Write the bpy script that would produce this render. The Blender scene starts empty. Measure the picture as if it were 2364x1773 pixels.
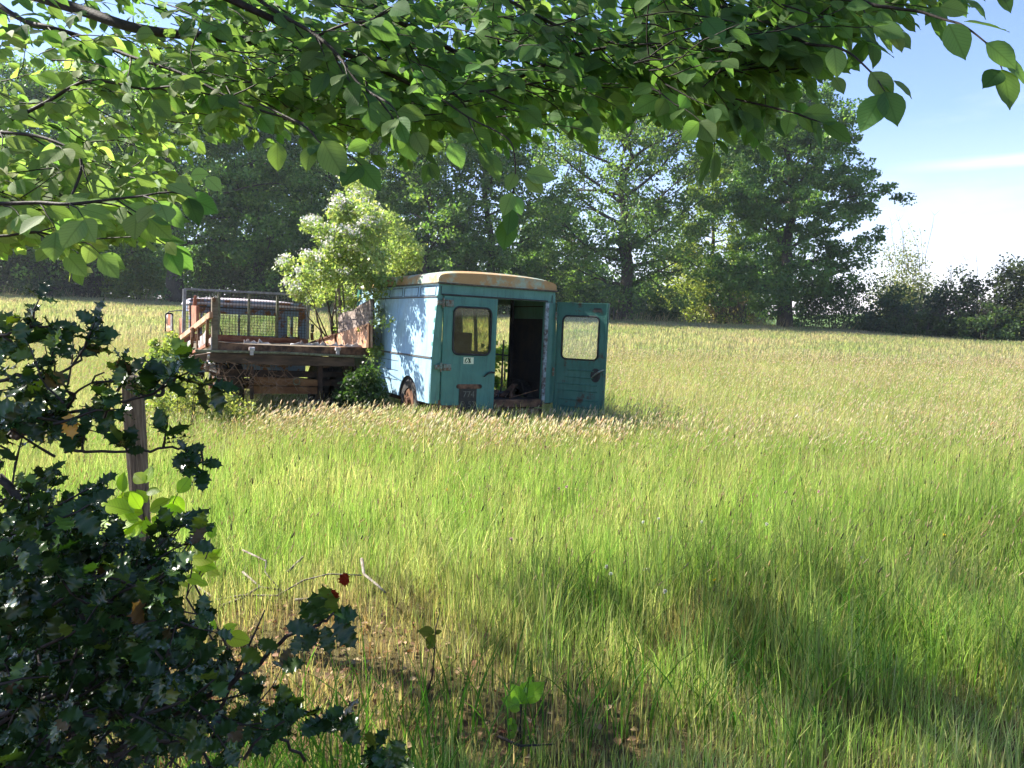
import bpy, bmesh, math, random
import numpy as np
from mathutils import Vector, Matrix
PI = math.pi
scene = bpy.context.scene
col = scene.collection
F = 1773.0; CX = 1182.0; CY = 886.5; HOR = 718.0
EYE = 1.7
PITCH = math.atan((CY - HOR) / F)

# ---------------------------------------------------------------- camera
cam_d = bpy.data.cameras.new('camera'); cam = bpy.data.objects.new('camera', cam_d); col.objects.link(cam)
cam_d.sensor_width = 36; cam_d.lens = 27.0; cam_d.clip_end = 3000; cam_d.clip_start = 0.05
cam.location = (0, 0, EYE); cam.rotation_euler = (PI / 2 - PITCH, 0, 0)
scene.camera = cam
CM = Matrix.Rotation(PI / 2 - PITCH, 3, 'X')
def ray(px, py):
    return (CM @ Vector(((px - CX) / F, -(py - CY) / F, -1.0)))
def at(px, py, Y):                      # photo pixel -> world point at depth Y
    r = ray(px, py); t = Y / r.y
    return Vector((r.x * t, Y, EYE + r.z * t))

def proj(p):
    v = CM.transposed() @ (Vector(p) - Vector((0, 0, EYE))); return CX + F * v.x / -v.z, CY - F * v.y / -v.z
# ---------------------------------------------------------------- mesh helpers
class MB:
    def __init__(s): s.v = []; s.f = []
    def box(s, a, b):
        x0, y0, z0 = a; x1, y1, z1 = b; n = len(s.v)
        s.v += [(x0,y0,z0),(x1,y0,z0),(x1,y1,z0),(x0,y1,z0),(x0,y0,z1),(x1,y0,z1),(x1,y1,z1),(x0,y1,z1)]
        s.f += [tuple(n + i for i in q) for q in ((0,3,2,1),(4,5,6,7),(0,1,5,4),(1,2,6,5),(2,3,7,6),(3,0,4,7))]
        return s
    def bar(s, p, q, w, h=None, up=(0,0,1)):
        h = w if h is None else h
        p = Vector(p); q = Vector(q); d = (q - p).normalized(); u = Vector(up)
        if abs(d.dot(u)) > .98: u = Vector((1,0,0))
        sx = d.cross(u).normalized(); uz = sx.cross(d).normalized(); n = len(s.v)
        for c in (p, q):
            for a, b in ((-1,-1),(1,-1),(1,1),(-1,1)):
                s.v.append(tuple(c + sx * (a * w / 2) + uz * (b * h / 2)))
        s.f += [tuple(n + i for i in k) for k in ((0,1,2,3),(7,6,5,4),(0,4,5,1),(1,5,6,2),(2,6,7,3),(3,7,4,0))]
        return s
    def tube(s, pts, rad, n=6, closed=False, cap=True):
        pts = [Vector(p) for p in pts]; m = len(pts)
        if not hasattr(rad, '__len__'): rad = [rad] * m
        prev = None; base = len(s.v)
        for i, p in enumerate(pts):
            a = pts[(i - 1) % m] if (closed or i) else p; b = pts[(i + 1) % m] if (closed or i < m - 1) else p
            d = (b - a); d = d.normalized() if d.length > 1e-9 else Vector((0,0,1))
            if prev is None:
                u = Vector((0,0,1)) if abs(d.z) < .9 else Vector((1,0,0))
                sx = d.cross(u).normalized()
            else:
                sx = (prev - d * prev.dot(d)); sx = sx.normalized() if sx.length > 1e-6 else d.orthogonal().normalized()
            prev = sx; uz = sx.cross(d)
            for k in range(n):
                t = 2 * PI * k / n
                s.v.append(tuple(p + sx * (rad[i] * math.cos(t)) + uz * (rad[i] * math.sin(t))))
        for i in range(m if closed else m - 1):
            j = (i + 1) % m
            for k in range(n):
                l = (k + 1) % n
                s.f.append((base + i*n + k, base + i*n + l, base + j*n + l, base + j*n + k))
        if cap and not closed:
            s.f.append(tuple(base + k for k in range(n))[::-1]); s.f.append(tuple(base + (m-1)*n + k for k in range(n)))
        return s
    def poly(s, pts):
        n = len(s.v); s.v += [tuple(p) for p in pts]; s.f.append(tuple(range(n, n + len(pts)))); return s
    def prism(s, pts, vec):             # polygon extruded by vec
        n = len(s.v); m = len(pts); vec = Vector(vec)
        s.v += [tuple(p) for p in pts] + [tuple(Vector(p) + vec) for p in pts]
        s.f.append(tuple(range(n, n + m))); s.f.append(tuple(range(n + m, n + 2*m))[::-1])
        for i in range(m):
            j = (i + 1) % m; s.f.append((n + i, n + m + i, n + m + j, n + j))
        return s
    def ring(s, outer, inner, vec):     # frame between two loops of equal length, given thickness
        n = len(s.v); m = len(outer); vec = Vector(vec)
        L = [[Vector(p) for p in outer], [Vector(p) for p in inner], [Vector(p) + vec for p in inner], [Vector(p) + vec for p in outer]]
        for l in L: s.v += [tuple(p) for p in l]
        for a in range(4):
            b = (a + 1) % 4
            for i in range(m):
                j = (i + 1) % m
                s.f.append((n + a*m + i, n + a*m + j, n + b*m + j, n + b*m + i))
        return s
    def build(s, name, mat, parent=None, smooth=False, bevel=0, fix=True):
        me = bpy.data.meshes.new(name); me.from_pydata(s.v, [], s.f)
        if fix:
            b = bmesh.new(); b.from_mesh(me); bmesh.ops.recalc_face_normals(b, faces=b.faces); b.to_mesh(me); b.free()
        me.materials.append(mat)
        if smooth: me.polygons.foreach_set('use_smooth', [True] * len(me.polygons))
        o = bpy.data.objects.new(name, me); col.objects.link(o)
        if parent: o.parent = parent
        if bevel:
            m = o.modifiers.new('bevel', 'BEVEL'); m.width = bevel; m.segments = 2; m.limit_method = 'ANGLE'
        return o

def build_split(mb, name, mat, parent):     # one object per separate piece
    par = list(range(len(mb.v)))
    def fd(a):
        while par[a] != a: par[a] = par[par[a]]; a = par[a]
        return a
    for f in mb.f:
        for v in f[1:]: par[fd(v)] = fd(f[0])
    g = {}
    for f in mb.f: g.setdefault(fd(f[0]), []).append(f)
    for fs in g.values():
        ids = sorted({v for f in fs for v in f}); mp = {v: i for i, v in enumerate(ids)}; q = MB()
        q.v = [mb.v[i] for i in ids]; q.f = [tuple(mp[v] for v in f) for f in fs]; q.build(name, mat, parent)

def raw_mesh(name, V, faces, mat, colr=None, uv=None, parent=None, smooth=True):
    """V (n,3); faces (m,k) or a list of such arrays; colr (n,3) per vertex; uv (n,2) per vertex."""
    if not isinstance(faces, list): faces = [faces]
    me = bpy.data.meshes.new(name)
    me.vertices.add(len(V)); me.vertices.foreach_set('co', np.ascontiguousarray(V, np.float32).ravel())
    idx = np.concatenate([f.ravel() for f in faces]).astype(np.int32)
    tot = np.concatenate([np.full(len(f), f.shape[1]) for f in faces])
    st = np.concatenate([[0], np.cumsum(tot)[:-1]]).astype(np.int32)
    me.loops.add(len(idx)); me.loops.foreach_set('vertex_index', idx)
    me.polygons.add(len(tot)); me.polygons.foreach_set('loop_start', st)
    if smooth: me.polygons.foreach_set('use_smooth', np.ones(len(tot), bool))
    if colr is not None:
        a = me.color_attributes.new('Col', 'FLOAT_COLOR', 'POINT')
        a.data.foreach_set('color', np.concatenate([colr, np.ones((len(V), 1))], 1).astype(np.float32).ravel())
    if uv is not None:
        u = me.uv_layers.new(name='UVMap'); u.data.foreach_set('uv', uv[idx].astype(np.float32).ravel())
    me.update(calc_edges=True); me.materials.append(mat)
    o = bpy.data.objects.new(name, me); col.objects.link(o)
    if parent: o.parent = parent
    return o

def nrm(a): return a / np.maximum(np.linalg.norm(a, axis=-1, keepdims=True), 1e-9)
def frames(d, up):
    y = nrm(d); x = nrm(np.cross(y, up)); z = np.cross(x, y)
    return np.stack([x, y, z], -1)       # columns
def bake(TV, TF, R, P, S, C, uv=None):
    """template TV (k,3), TF faces, R (N,3,3), P (N,3), S (N,) or (N,3), C (N,3)"""
    N, k = len(P), len(TV)
    S = np.asarray(S); S = S[:, None] * np.ones((1, 3)) if S.ndim == 1 else S
    L = TV[None] * S[:, None, :]
    V = np.einsum('nij,nkj->nki', R, L) + P[:, None]
    off = (np.arange(N) * k)[:, None, None]
    Fs = [(np.asarray(f)[None] + off).reshape(-1, np.asarray(f).shape[1]) for f in (TF if isinstance(TF, list) else [TF])]
    Cc = np.repeat(C, k, 0)
    U = np.tile(uv, (N, 1)) if uv is not None else None
    return V.reshape(-1, 3), Fs, Cc, U
def leaves(name, T, R, P, S, C, mat, parent=None):
    V, Fs, Cc, U = bake(T[0], T[1], R, P, S, C, T[2] if len(T) > 2 else None)
    return raw_mesh(name, V, Fs, mat, Cc, U, parent)

def empty(name, loc, label, cat, group=None, rot=(0,0,0), kind=None):
    o = bpy.data.objects.new(name, None); col.objects.link(o); o.location = loc; o.rotation_euler = rot
    o.empty_display_size = .2
    tag(o, label, cat, group, kind); return o
def tag(o, label=None, cat=None, group=None, kind=None):
    if label: o['label'] = label
    if cat: o['category'] = cat
    if group: o['group'] = group
    if kind: o['kind'] = kind
    return o

# smooth pseudo noise in numpy (sum of sines), about -1..1
def fnoise(x, y, scale, seed=0):
    r = np.random.default_rng(seed); out = 0
    for k in range(7):
        a = r.uniform(0, 2*PI); f = r.uniform(.5, 1.8) / scale; p = r.uniform(0, 6.3)
        out = out + np.sin((x*np.cos(a) + y*np.sin(a)) * f * 2*PI + p + 1.3*np.sin((x*np.sin(a) - y*np.cos(a)) * f*3 + p*2))
    return out / 3.2
def gz(x, y):
    x = np.asarray(x, float); y = np.asarray(y, float)
    return (-0.042 * np.clip(x, -60, 60) * (.15 + .85 * np.clip((y - 7) / 30, 0, 1)) + 0.0204 * np.clip(y - 12, 0, 55)
            - .06 * np.exp(-((y - 11) / 3) ** 2) + .025 * fnoise(x, y, 5, 1) + .010 * fnoise(x, y, 1.2, 2))

# ---------------------------------------------------------------- materials
def mat_new(name):
    m = bpy.data.materials.new(name); m.use_nodes = True; nt = m.node_tree; nt.nodes.clear(); return m, nt
class N:
    def __init__(s, nt): s.nt = nt
    def __call__(s, t, ins=None, **kw):
        n = s.nt.nodes.new(t)
        for k, v in kw.items(): setattr(n, k, v)
        for k, v in (ins or {}).items():
            if isinstance(v, bpy.types.NodeSocket): s.nt.links.new(v, n.inputs[k])
            else: n.inputs[k].default_value = v
        return n
    def mix(s, f, a, b, mode='MIX'):
        n = s('ShaderNodeMix', {}, data_type='RGBA', blend_type=mode)
        for k, v in ((0, f), (6, a), (7, b)):
            if isinstance(v, bpy.types.NodeSocket): s.nt.links.new(v, n.inputs[k])
            elif k == 0: n.inputs[0].default_value = v
            else: n.inputs[k].default_value = (*v, 1)
        return n.outputs[2]
    def noise(s, scale, detail=4, rough=.6, vec=None):
        n = s('ShaderNodeTexNoise', {'Scale': scale, 'Detail': detail, 'Roughness': rough})
        if vec is not None: s.nt.links.new(vec, n.inputs['Vector'])
        return n.outputs['Fac']
    def ramp(s, f, lo, hi, a=0, b=1):
        n = s('ShaderNodeMapRange', {'Value': f, 'From Min': lo, 'From Max': hi, 'To Min': a, 'To Max': b}); return n.outputs[0]
    def math(s, op, a, b=0):
        return s('ShaderNodeMath', {0: a, 1: b}, operation=op).outputs[0]

def leaf_mat(name, transl=.45, tcol=(1.5, 1.45, .5), rough=.45, spec=.3, veins=False, tadd=1.0, spots=None):
    m, nt = mat_new(name); n = N(nt)
    c = n('ShaderNodeVertexColor', layer_name='Col').outputs[0]
    bump = None
    if veins:
        uv = n('ShaderNodeUVMap').outputs[0]; sp = n('ShaderNodeSeparateXYZ', {0: uv})
        au = n.math('ABSOLUTE', sp.outputs[0])
        ph = n.math('SUBTRACT', n.math('MULTIPLY', sp.outputs[1], 9.0), n.math('MULTIPLY', au, 9.0))
        sn = n.math('ABSOLUTE', n.math('SINE', n.math('MULTIPLY', ph, PI)))
        vein = n.ramp(sn, 0, .25, 1, 0); mid = n.ramp(au, 0, .035, 1, 0)
        vv = n.math('MAXIMUM', vein, mid)
        c = n.mix(n.math('MULTIPLY', vv, .35), c, (.03, .055, .012))
        bump = n('ShaderNodeBump', {'Strength': .25, 'Distance': .0008, 'Height': sn}).outputs[0]
    if spots:
        sp_ = n.ramp(n.noise(90, 3), .62, .68); c = n.mix(sp_, c, spots)
    p = n('ShaderNodeBsdfPrincipled', {'Base Color': c, 'Roughness': rough, 'Specular IOR Level': spec})
    t = n('ShaderNodeBsdfTranslucent', {'Color': n.mix(1.0, c, tcol, 'MULTIPLY')})
    if bump is not None: nt.links.new(bump, p.inputs['Normal'])
    mx = n('ShaderNodeMixShader', {0: transl, 1: p.outputs[0], 2: t.outputs[0]})
    o = n('ShaderNodeOutputMaterial', {0: mx.outputs[0]}); return m

def simple(name, c, rough=.7, c2=None, scale=8, metal=0, bump=.0, bscale=30, spec=.4, lo=.4, hi=.6, vec=None, stretch=None):
    m, nt = mat_new(name); n = N(nt)
    tc = n('ShaderNodeTexCoord').outputs['Object']
    if stretch: tc = n('ShaderNodeMapping', {'Vector': tc, 'Scale': stretch}).outputs[0]
    b = None
    base = (*c, 1)
    p = n('ShaderNodeBsdfPrincipled', {'Base Color': base, 'Roughness': rough, 'Metallic': metal, 'Specular IOR Level': spec})
    if c2:
        f = n.ramp(n.noise(scale, 6, .65, tc), lo, hi); nt.links.new(n.mix(f, c, c2), p.inputs['Base Color'])
    if bump:
        bb = n('ShaderNodeBump', {'Strength': bump, 'Distance': .01, 'Height': n.noise(bscale, 6, .65, tc)}); nt.links.new(bb.outputs[0], p.inputs['Normal'])
    n('ShaderNodeOutputMaterial', {0: p.outputs[0]}); return m

def paint_rust(name, paint, paint2, rust=(.16,.055,.018), rust2=(.30,.13,.04), amount=.6, rough=.4, scale=3.0, streak=True):
    """weathered paint: two faded tones, streaky grime, blotches and specks of rust"""
    m, nt = mat_new(name); n = N(nt)
    tc = n('ShaderNodeTexCoord').outputs['Object']
    st = n('ShaderNodeMapping', {'Vector': tc, 'Scale': (6, 6, .9)}).outputs[0]
    c = n.mix(n.ramp(n.noise(scale, 5, .6, tc), .35, .65), paint, paint2)
    if streak:
        c = n.mix(n.ramp(n.noise(3.5, 6, .6, st), .48, .72, 0, .6), c, tuple(v * .42 for v in paint2))
    big = n.noise(scale * 1.3, 8, .72, tc); thr = .5 + .22 * (1 - amount)
    fr = n.ramp(big, thr, thr + .07)
    speck = n.ramp(n.noise(38, 5, .7, tc), .66 - .04*amount, .70 - .04*amount)
    fr = n.math('MAXIMUM', fr, n.math('MULTIPLY', speck, .8))
    rc = n.mix(n.noise(14, 6, .7, tc), rust, rust2)
    c = n.mix(fr, c, rc)
    r = n.ramp(fr, 0, 1, rough, .9)
    bump = n('ShaderNodeBump', {'Strength': .35, 'Distance': .008, 'Height': n.math('ADD', n.math('MULTIPLY', n.noise(3, 2, .5, tc), 3.0), n.math('MULTIPLY', fr, n.noise(80, 4, .6, tc)))})
    p = n('ShaderNodeBsdfPrincipled', {'Base Color': c, 'Roughness': r, 'Normal': bump.outputs[0], 'Specular IOR Level': .3})
    n('ShaderNodeOutputMaterial', {0: p.outputs[0]}); return m

def glass_mat(name, dirt=.15, tint=(.9,.95,.92), dcol=(.35,.38,.28)):
    m, nt = mat_new(name); n = N(nt)
    tc = n('ShaderNodeTexCoord').outputs['Object']
    tr = n('ShaderNodeBsdfTransparent', {'Color': (*tint, 1)}); gl = n('ShaderNodeBsdfGlossy', {'Roughness': .03})
    fr = n('ShaderNodeFresnel', {'IOR': 1.45})
    a = n('ShaderNodeMixShader', {0: fr.outputs[0], 1: tr.outputs[0], 2: gl.outputs[0]})
    d = n('ShaderNodeBsdfDiffuse', {'Color': (*dcol, 1)})
    f = n.ramp(n.noise(9, 6, .7, tc), .35, .8, dirt*.3, dirt*2.2)
    b = n('ShaderNodeMixShader', {0: f, 1: a.outputs[0], 2: d.outputs[0]})
    n('ShaderNodeOutputMaterial', {0: b.outputs[0]}); return m

M = {}
M['leaf'] = leaf_mat('tree_leaf', .48, (1.35, 1.4, .6))
M['beech'] = leaf_mat('beech_leaf', .56, (1.3, 1.45, .6), .6, .1, veins=True)
M['holly'] = leaf_mat('holly_leaf', .15, (1.4, 1.4, .3), .27, .42)
M['young'] = leaf_mat('young_leaf', .5, (1.5, 1.6, .4), .4, .3, veins=True)
M['grass'] = leaf_mat('grass_blade', .55, (1.22, 1.26, .75), .55, .25)
M['petal'] = leaf_mat('petal', .35, (1, 1, 1), .6, .2)
M['dead'] = leaf_mat('dead_leaf', .2, (1.2, 1, .7), .8, .15)
M['bark'] = simple('bark', (.045,.036,.028), .9, (.09,.078,.06), 9, bump=.8, bscale=18, stretch=(3,3,.6))
M['twig'] = simple('twig_bark', (.022,.016,.013), .75, (.05,.038,.03), 40, bump=.3, bscale=90)
M['deadwood'] = simple('dead_wood', (.30,.26,.22), .85, (.12,.095,.07), 30, bump=.5, bscale=60)

# ---------------------------------------------------------------- world and sun
SUN_AZ = Vector((-0.927, 0.375, 0)); SUN_EL = math.radians(40)
sd = Vector((SUN_AZ.x*math.cos(SUN_EL), SUN_AZ.y*math.cos(SUN_EL), math.sin(SUN_EL)))
w = bpy.data.worlds.new('World'); scene.world = w; w.use_nodes = True
nt = w.node_tree; nt.nodes.clear(); n = N(nt)
sky = n('ShaderNodeTexSky', sky_type='NISHITA'); sky.sun_disc = False
sky.sun_elevation = SUN_EL; sky.sun_rotation = math.atan2(SUN_AZ.x, SUN_AZ.y)
sky.air_density = 1.0; sky.dust_density = 0.2; sky.ozone_density = 2.5
tc = n('ShaderNodeTexCoord').outputs['Generated']
sep = n('ShaderNodeSeparateXYZ', {0: tc})
mp = n('ShaderNodeMapping', {'Vector': tc, 'Scale': (1.2, 1.2, 5)}).outputs[0]
cl = n.ramp(n.noise(3.0, 8, .6, mp), .55, .85, 0, .4)
low = n.ramp(sep.outputs[2], .0, .30, 1, .25)
cl = n.math('MULTIPLY', cl, low)
# one thin contrail, a band of high cloud along a great circle
a1 = ray(2120, 388).normalized(); a2 = ray(2420, 360).normalized(); pn = a1.cross(a2).normalized()
dt = n('ShaderNodeVectorMath', {0: tc, 1: tuple(pn)}, operation='DOT_PRODUCT').outputs['Value']
wob = n.math('MULTIPLY', n.math('SUBTRACT', n.noise(14, 4, .6, tc), .5), .006)
band = n.ramp(n.math('ABSOLUTE', n.math('ADD', dt, wob)), .001, .0085, 1, 0)
mask = n.ramp(sep.outputs[0], .42, .58)
cl = n.math('MAXIMUM', cl, n.math('MULTIPLY', n.math('MULTIPLY', band, mask), .55))
white = (7.0, 6.8, 8.0)
hz = n.ramp(sep.outputs[2], -.02, .22, .42, 0)
c0 = n.mix(hz, n.mix(1.0, sky.outputs[0], (.93, .90, 1.08), 'MULTIPLY'), (6.0, 5.9, 7.4))
cc = n.mix(cl, c0, white)
bg = n('ShaderNodeBackground', {'Color': cc, 'Strength': .080})
n('ShaderNodeOutputWorld', {0: bg.outputs[0]})
sl = bpy.data.lights.new('sun', 'SUN'); so = bpy.data.objects.new('sun', sl); col.objects.link(so)
sl.energy = 5.0; sl.angle = math.radians(.5); sl.color = (1, .94, .84)
so.rotation_euler = (-sd).to_track_quat('-Z', 'Y').to_euler()
vs = scene.view_settings
scene.display_settings.display_device = 'sRGB'
vs.view_transform = 'Standard'; vs.look = 'None'; vs.gamma = 1; vs.exposure = 1.72; vs.use_curve_mapping = False
cy = scene.cycles
cy.max_bounces = 7; cy.diffuse_bounces = 3; cy.glossy_bounces = 2; cy.transmission_bounces = 4; cy.transparent_max_bounces = 6
cy.use_adaptive_sampling = True; cy.adaptive_threshold = .015; cy.sample_clamp_indirect = 6
cy.use_denoising = True; cy.denoiser = 'OPENIMAGEDENOISE'; cy.denoising_input_passes = 'RGB_ALBEDO_NORMAL'; cy.denoising_prefilter = 'ACCURATE'; cy.caustics_reflective = False; cy.caustics_refractive = False
scene.render.film_transparent = False


# the air: a thin even haze
def haze():
    m = bpy.data.materials.new('haze_air'); m.use_nodes = True; nt = m.node_tree; nt.nodes.clear(); n = N(nt)
    v = n('ShaderNodeVolumePrincipled', {'Color': (.80,.90,1,1), 'Density': .00036, 'Anisotropy': .3}); o_ = n('ShaderNodeOutputMaterial'); nt.links.new(v.outputs[0], o_.inputs['Volume'])
    b = MB().box((-130, -60, -9), (130, 150, 34)).build('haze', m); tag(b, kind='stuff', label='thin pale air haze over the whole meadow', cat='haze')
haze(); cy.volume_bounces = 0; cy.volume_step_rate = 4
# ================================================================ ground
def build_ground():
    xs = np.concatenate([-np.geomspace(400, 9, 40), np.linspace(-8.5, 8.5, 70), np.geomspace(9, 400, 40)])
    ys = np.concatenate([[-200, -100, -50, -20, -10, -5], np.linspace(-2, 16, 75), np.geomspace(17, 700, 70)])
    X, Y = np.meshgrid(xs, ys); Z = gz(X, Y)
    V = np.stack([X, Y, Z], -1).reshape(-1, 3); w_ = len(xs)
    i = np.arange(len(ys) - 1)[:, None] * w_ + np.arange(w_ - 1)[None]
    Fq = np.stack([i, i + 1, i + 1 + w_, i + w_], -1).reshape(-1, 4)
    m, nt = mat_new('field_soil'); n = N(nt)
    tc = n('ShaderNodeTexCoord').outputs['Object']; sp = n('ShaderNodeSeparateXYZ', {0: tc})
    near = n.ramp(sp.outputs[1], 2.0, 6.5)
    c1 = n.mix(n.noise(7, 6, .7, tc), (.06,.042,.026), (.16,.10,.055))
    c2 = n.mix(n.noise(1.5, 6, .7, tc), (.11,.13,.035), (.20,.19,.075))
    c = n.mix(near, c1, c2)
    far = n.ramp(sp.outputs[1], 60, 64); c3 = n.mix(n.noise(.5, 6, .7, tc), (.05,.11,.02), (.12,.18,.045)); c = n.mix(far, c, c3)
    b = n('ShaderNodeBump', {'Strength': .8, 'Distance': .04, 'Height': n.noise(22, 8, .75, tc)})
    p = n('ShaderNodeBsdfPrincipled', {'Base Color': c, 'Roughness': .95, 'Normal': b.outputs[0], 'Specular IOR Level': .1})
    n('ShaderNodeOutputMaterial', {0: p.outputs[0]})
    o = raw_mesh('field_ground', V, Fq, m); tag(o, kind='structure')
build_ground()

# ================================================================ grass
def wedge(rng, n, d0, d1, pw=2.0, margin=1.12, extra=.6):
    d = (rng.uniform(0, 1, n) * (d1**pw - d0**pw) + d0**pw) ** (1/pw)
    x = rng.uniform(-1, 1, n) * (d * .667 * margin + extra)
    return x, d
def blade_mesh(x, y, h, wd, ldx, ldy, bend, colr, segs=3, z0=None, rng=None, taper=.12):
    n_ = len(x); z = gz(x, y) if z0 is None else z0
    a = rng.uniform(0, PI, n_) ; wx, wy = np.cos(a), np.sin(a) * .45
    T = np.linspace(0, 1, segs + 1); V = np.zeros((n_, 2*(segs+1), 3), np.float32)
    for i, t in enumerate(T):
        ww = wd * (1 - (1 - taper) * t**1.6) * .5
        cx = x + ldx * bend * h * t**2; cy_ = y + ldy * bend * h * t**2
        cz = z + h * (t - .35 * bend**2 * t**3) - (0.02 if i == 0 else 0)
        for sgn, k in ((-1, 0), (1, 1)):
            V[:, 2*i+k, 0] = cx + sgn * wx * ww; V[:, 2*i+k, 1] = cy_ + sgn * wy * ww; V[:, 2*i+k, 2] = cz
    tf = np.array([[2*i, 2*i+1, 2*i+3, 2*i+2] for i in range(segs)])
    Fq = (tf[None] + (np.arange(n_) * 2*(segs+1))[:, None, None]).reshape(-1, 4)
    tip = np.stack([x + ldx*bend*h, y + ldy*bend*h, z + h*(1 - .35*bend**2)], -1)
    tdir = nrm(np.stack([2*ldx*bend, 2*ldy*bend, 1 - 1.05*bend**2 + .15], -1))
    return V.reshape(-1, 3), Fq, np.repeat(colr, 2*(segs+1), 0), tip, tdir
HEAD = (np.array([[0,0,0],[.5,.25,0],[-.25,.25,.43],[-.25,.25,-.43],[.42,.7,0],[-.21,.7,.36],[-.21,.7,-.36],[0,1,0]], float),
        [np.array([[0,1,2],[0,2,3],[0,3,1],[4,7,5],[5,7,6],[6,7,4]]), np.array([[1,4,5,2],[2,5,6,3],[3,6,4,1]])])
def heads(tip, tdir, L, W, colr, rng):
    R = frames(tdir, nrm(rng.normal(size=tdir.shape)))
    V, Fs, C, _ = bake(HEAD[0], HEAD[1], R, tip - tdir * (L*.15)[:, None], np.stack([W, L, W], -1), colr)
    return V, Fs, C
class Acc:
    def __init__(s): s.V=[]; s.F3=[]; s.F4=[]; s.C=[]; s.n=0
    def add(s, V, Fs, C):
        for f in (Fs if isinstance(Fs, list) else [Fs]): (s.F3 if f.shape[1]==3 else s.F4).append(f + s.n)
        s.V.append(V); s.C.append(C); s.n += len(V)
    def build(s, name, mat, parent=None):
        fs = []
        if s.F4: fs.append(np.concatenate(s.F4))
        if s.F3: fs.append(np.concatenate(s.F3))
        return raw_mesh(name, np.concatenate(s.V), fs, mat, np.concatenate(s.C), None, parent)
def cmix(a, b, t): t = np.clip(t, 0, 1)[:, None]; return np.array(a)[None]*(1-t) + np.array(b)[None]*t
def jit(c, rng, s=.18): return np.clip(c * (1 + rng.normal(0, s, (len(c), 1))) * (1 + rng.normal(0, .06, c.shape)), .003, 1)
def nearv(x, y):    # the grass is thin and short underneath the two vehicles
    f = np.ones(len(x))
    for (ox, oy, a, w_, l_) in ((-1.1, 10.2, .501, 1.85, 3.5), (-4.25, 10.9, .513, 2.3, 4.8)):
        u = (x-ox)*np.cos(a) + (y-oy)*np.sin(a); v = -(x-ox)*np.sin(a) + (y-oy)*np.cos(a)
        f = np.where((u > -.1) & (u < w_+.1) & (v > .1) & (v < l_), .3, f)
    return f * np.where((y > 8.6) & (y < 11.5) & (x < 1.5), .8, 1)
def lush(x, y):     # tufts of taller, darker grass near the right edge
    return (1.0*np.exp(-((x-1.35)/.75)**2 - ((y-4.3)/.42)**2) + 1.0*np.exp(-((x-3.1)/.9)**2 - ((y-5.3)/.5)**2)
            + .8*np.exp(-((x-2.4)/1.0)**2 - ((y-3.4)/.35)**2) + .6*np.exp(-((x-1.1)/.3)**2 - ((y-3.6)/.25)**2) + .5*np.exp(-((x-.3)/.5)**2 - ((y-4.1)/.3)**2))
def bare(x, y):     # dead, trodden patches in the foreground
    b = 1.0*np.exp(-((x+.85)/.65)**2 - ((y-3.6)/.75)**2) + .7*np.exp(-((x-.1)/.5)**2 - ((y-3.0)/.3)**2) + .5*np.exp(-((x-1.0)/.35)**2-((y-3.7)/.2)**2)
    b = b + .35*np.clip(fnoise(x, y, .7, 9), 0, 1) * (y < 4.5) + 1.0*np.exp(-((x+2.1)/1.0)**2 - ((y-2.6)/1.3)**2)
    return np.clip(b, 0, 1)
rng = np.random.default_rng(11)
A = Acc()
# --- near meadow 1.4 .. 9 m
n_ = 185000
x, y = wedge(rng, n_, 1.5, 9.5, 1.7)
L_ = lush(x, y); B_ = bare(x, y)
keep = rng.uniform(0, 1, n_) > B_ * .45
x, y, L_, B_ = x[keep], y[keep], L_[keep], B_[keep]; n_ = len(x)
tuft = np.clip(fnoise(x, y, .55, 3) + .6*fnoise(x, y, 1.9, 13), -1.2, 1.2)
h = (.17 + .065*tuft + .02*(y - 2) ) * rng.uniform(.55, 1.35, n_) * (1 + 1.1*L_) * (1 - .5*B_)
h = np.where(rng.uniform(size=n_) < .04, h*1.5, h)
dry = np.clip(.26 + .28*fnoise(x, y, 1.3, 5) + .75*B_ + .02*(y-4) + rng.normal(0, .32, n_), 0, 1) * (1 - .7*np.clip(L_,0,1))
c = cmix((.23,.37,.08), (.60,.54,.30), dry**1.25); c = c*(1-.35*np.clip(L_,0,1))[:,None]; bb = (np.clip(B_*1.1,0,1)*rng.uniform(.3,1,n_))[:,None]; c = c*(1-bb) + np.array([[.25,.15,.085]])*bb; c = jit(c, rng, .28)  # bare patches: dead-grass brown, darkened further for the shade lying there
wd = rng.uniform(.0022, .0062, n_) * (1 + .35*L_) * (1 + .05*y)
ang = rng.uniform(0, 2*PI, n_); ld = np.stack([np.cos(ang)*.8 + .25, np.sin(ang)*.8], -1)
be = np.abs(rng.normal(.25, .22, n_) + .35*np.clip(fnoise(x, y, 1.6, 23)-.35, 0, 1)).clip(0, 1.0)
V, Fq, C, tip, td = blade_mesh(x, y, h, wd, ld[:,0], ld[:,1], be, c, 3, rng=rng)
A.add(V, Fq, C)
# thin stems with small heads near
n_ = 9000; x, y = wedge(rng, n_, 3.6, 9.5, 2); B_=bare(x,y); k=rng.uniform(size=n_)>B_; x,y=x[k],y[k]; n_=len(x)
h = rng.uniform(.3, .5, n_); c = jit(cmix((.17,.22,.06), (.34,.30,.16), rng.uniform(0,1,n_)), rng)
ang = rng.normal(.1, .9, n_)
V, Fq, C, tip, td = blade_mesh(x, y, h, np.full(n_, .0028), np.cos(ang), np.sin(ang), np.abs(rng.normal(.22,.15,n_)), c, 3, rng=rng, taper=.5)
A.add(V, Fq, C)
hs = rng.uniform(size=n_) < .6
V, Fs, C = heads(tip[hs], td[hs], rng.uniform(.025,.055,hs.sum()), rng.uniform(.005,.008,hs.sum()), jit(cmix((.36,.33,.19),(.42,.30,.22), rng.uniform(0,1,hs.sum())), rng), rng)
A.add(V, Fs, C)
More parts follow.
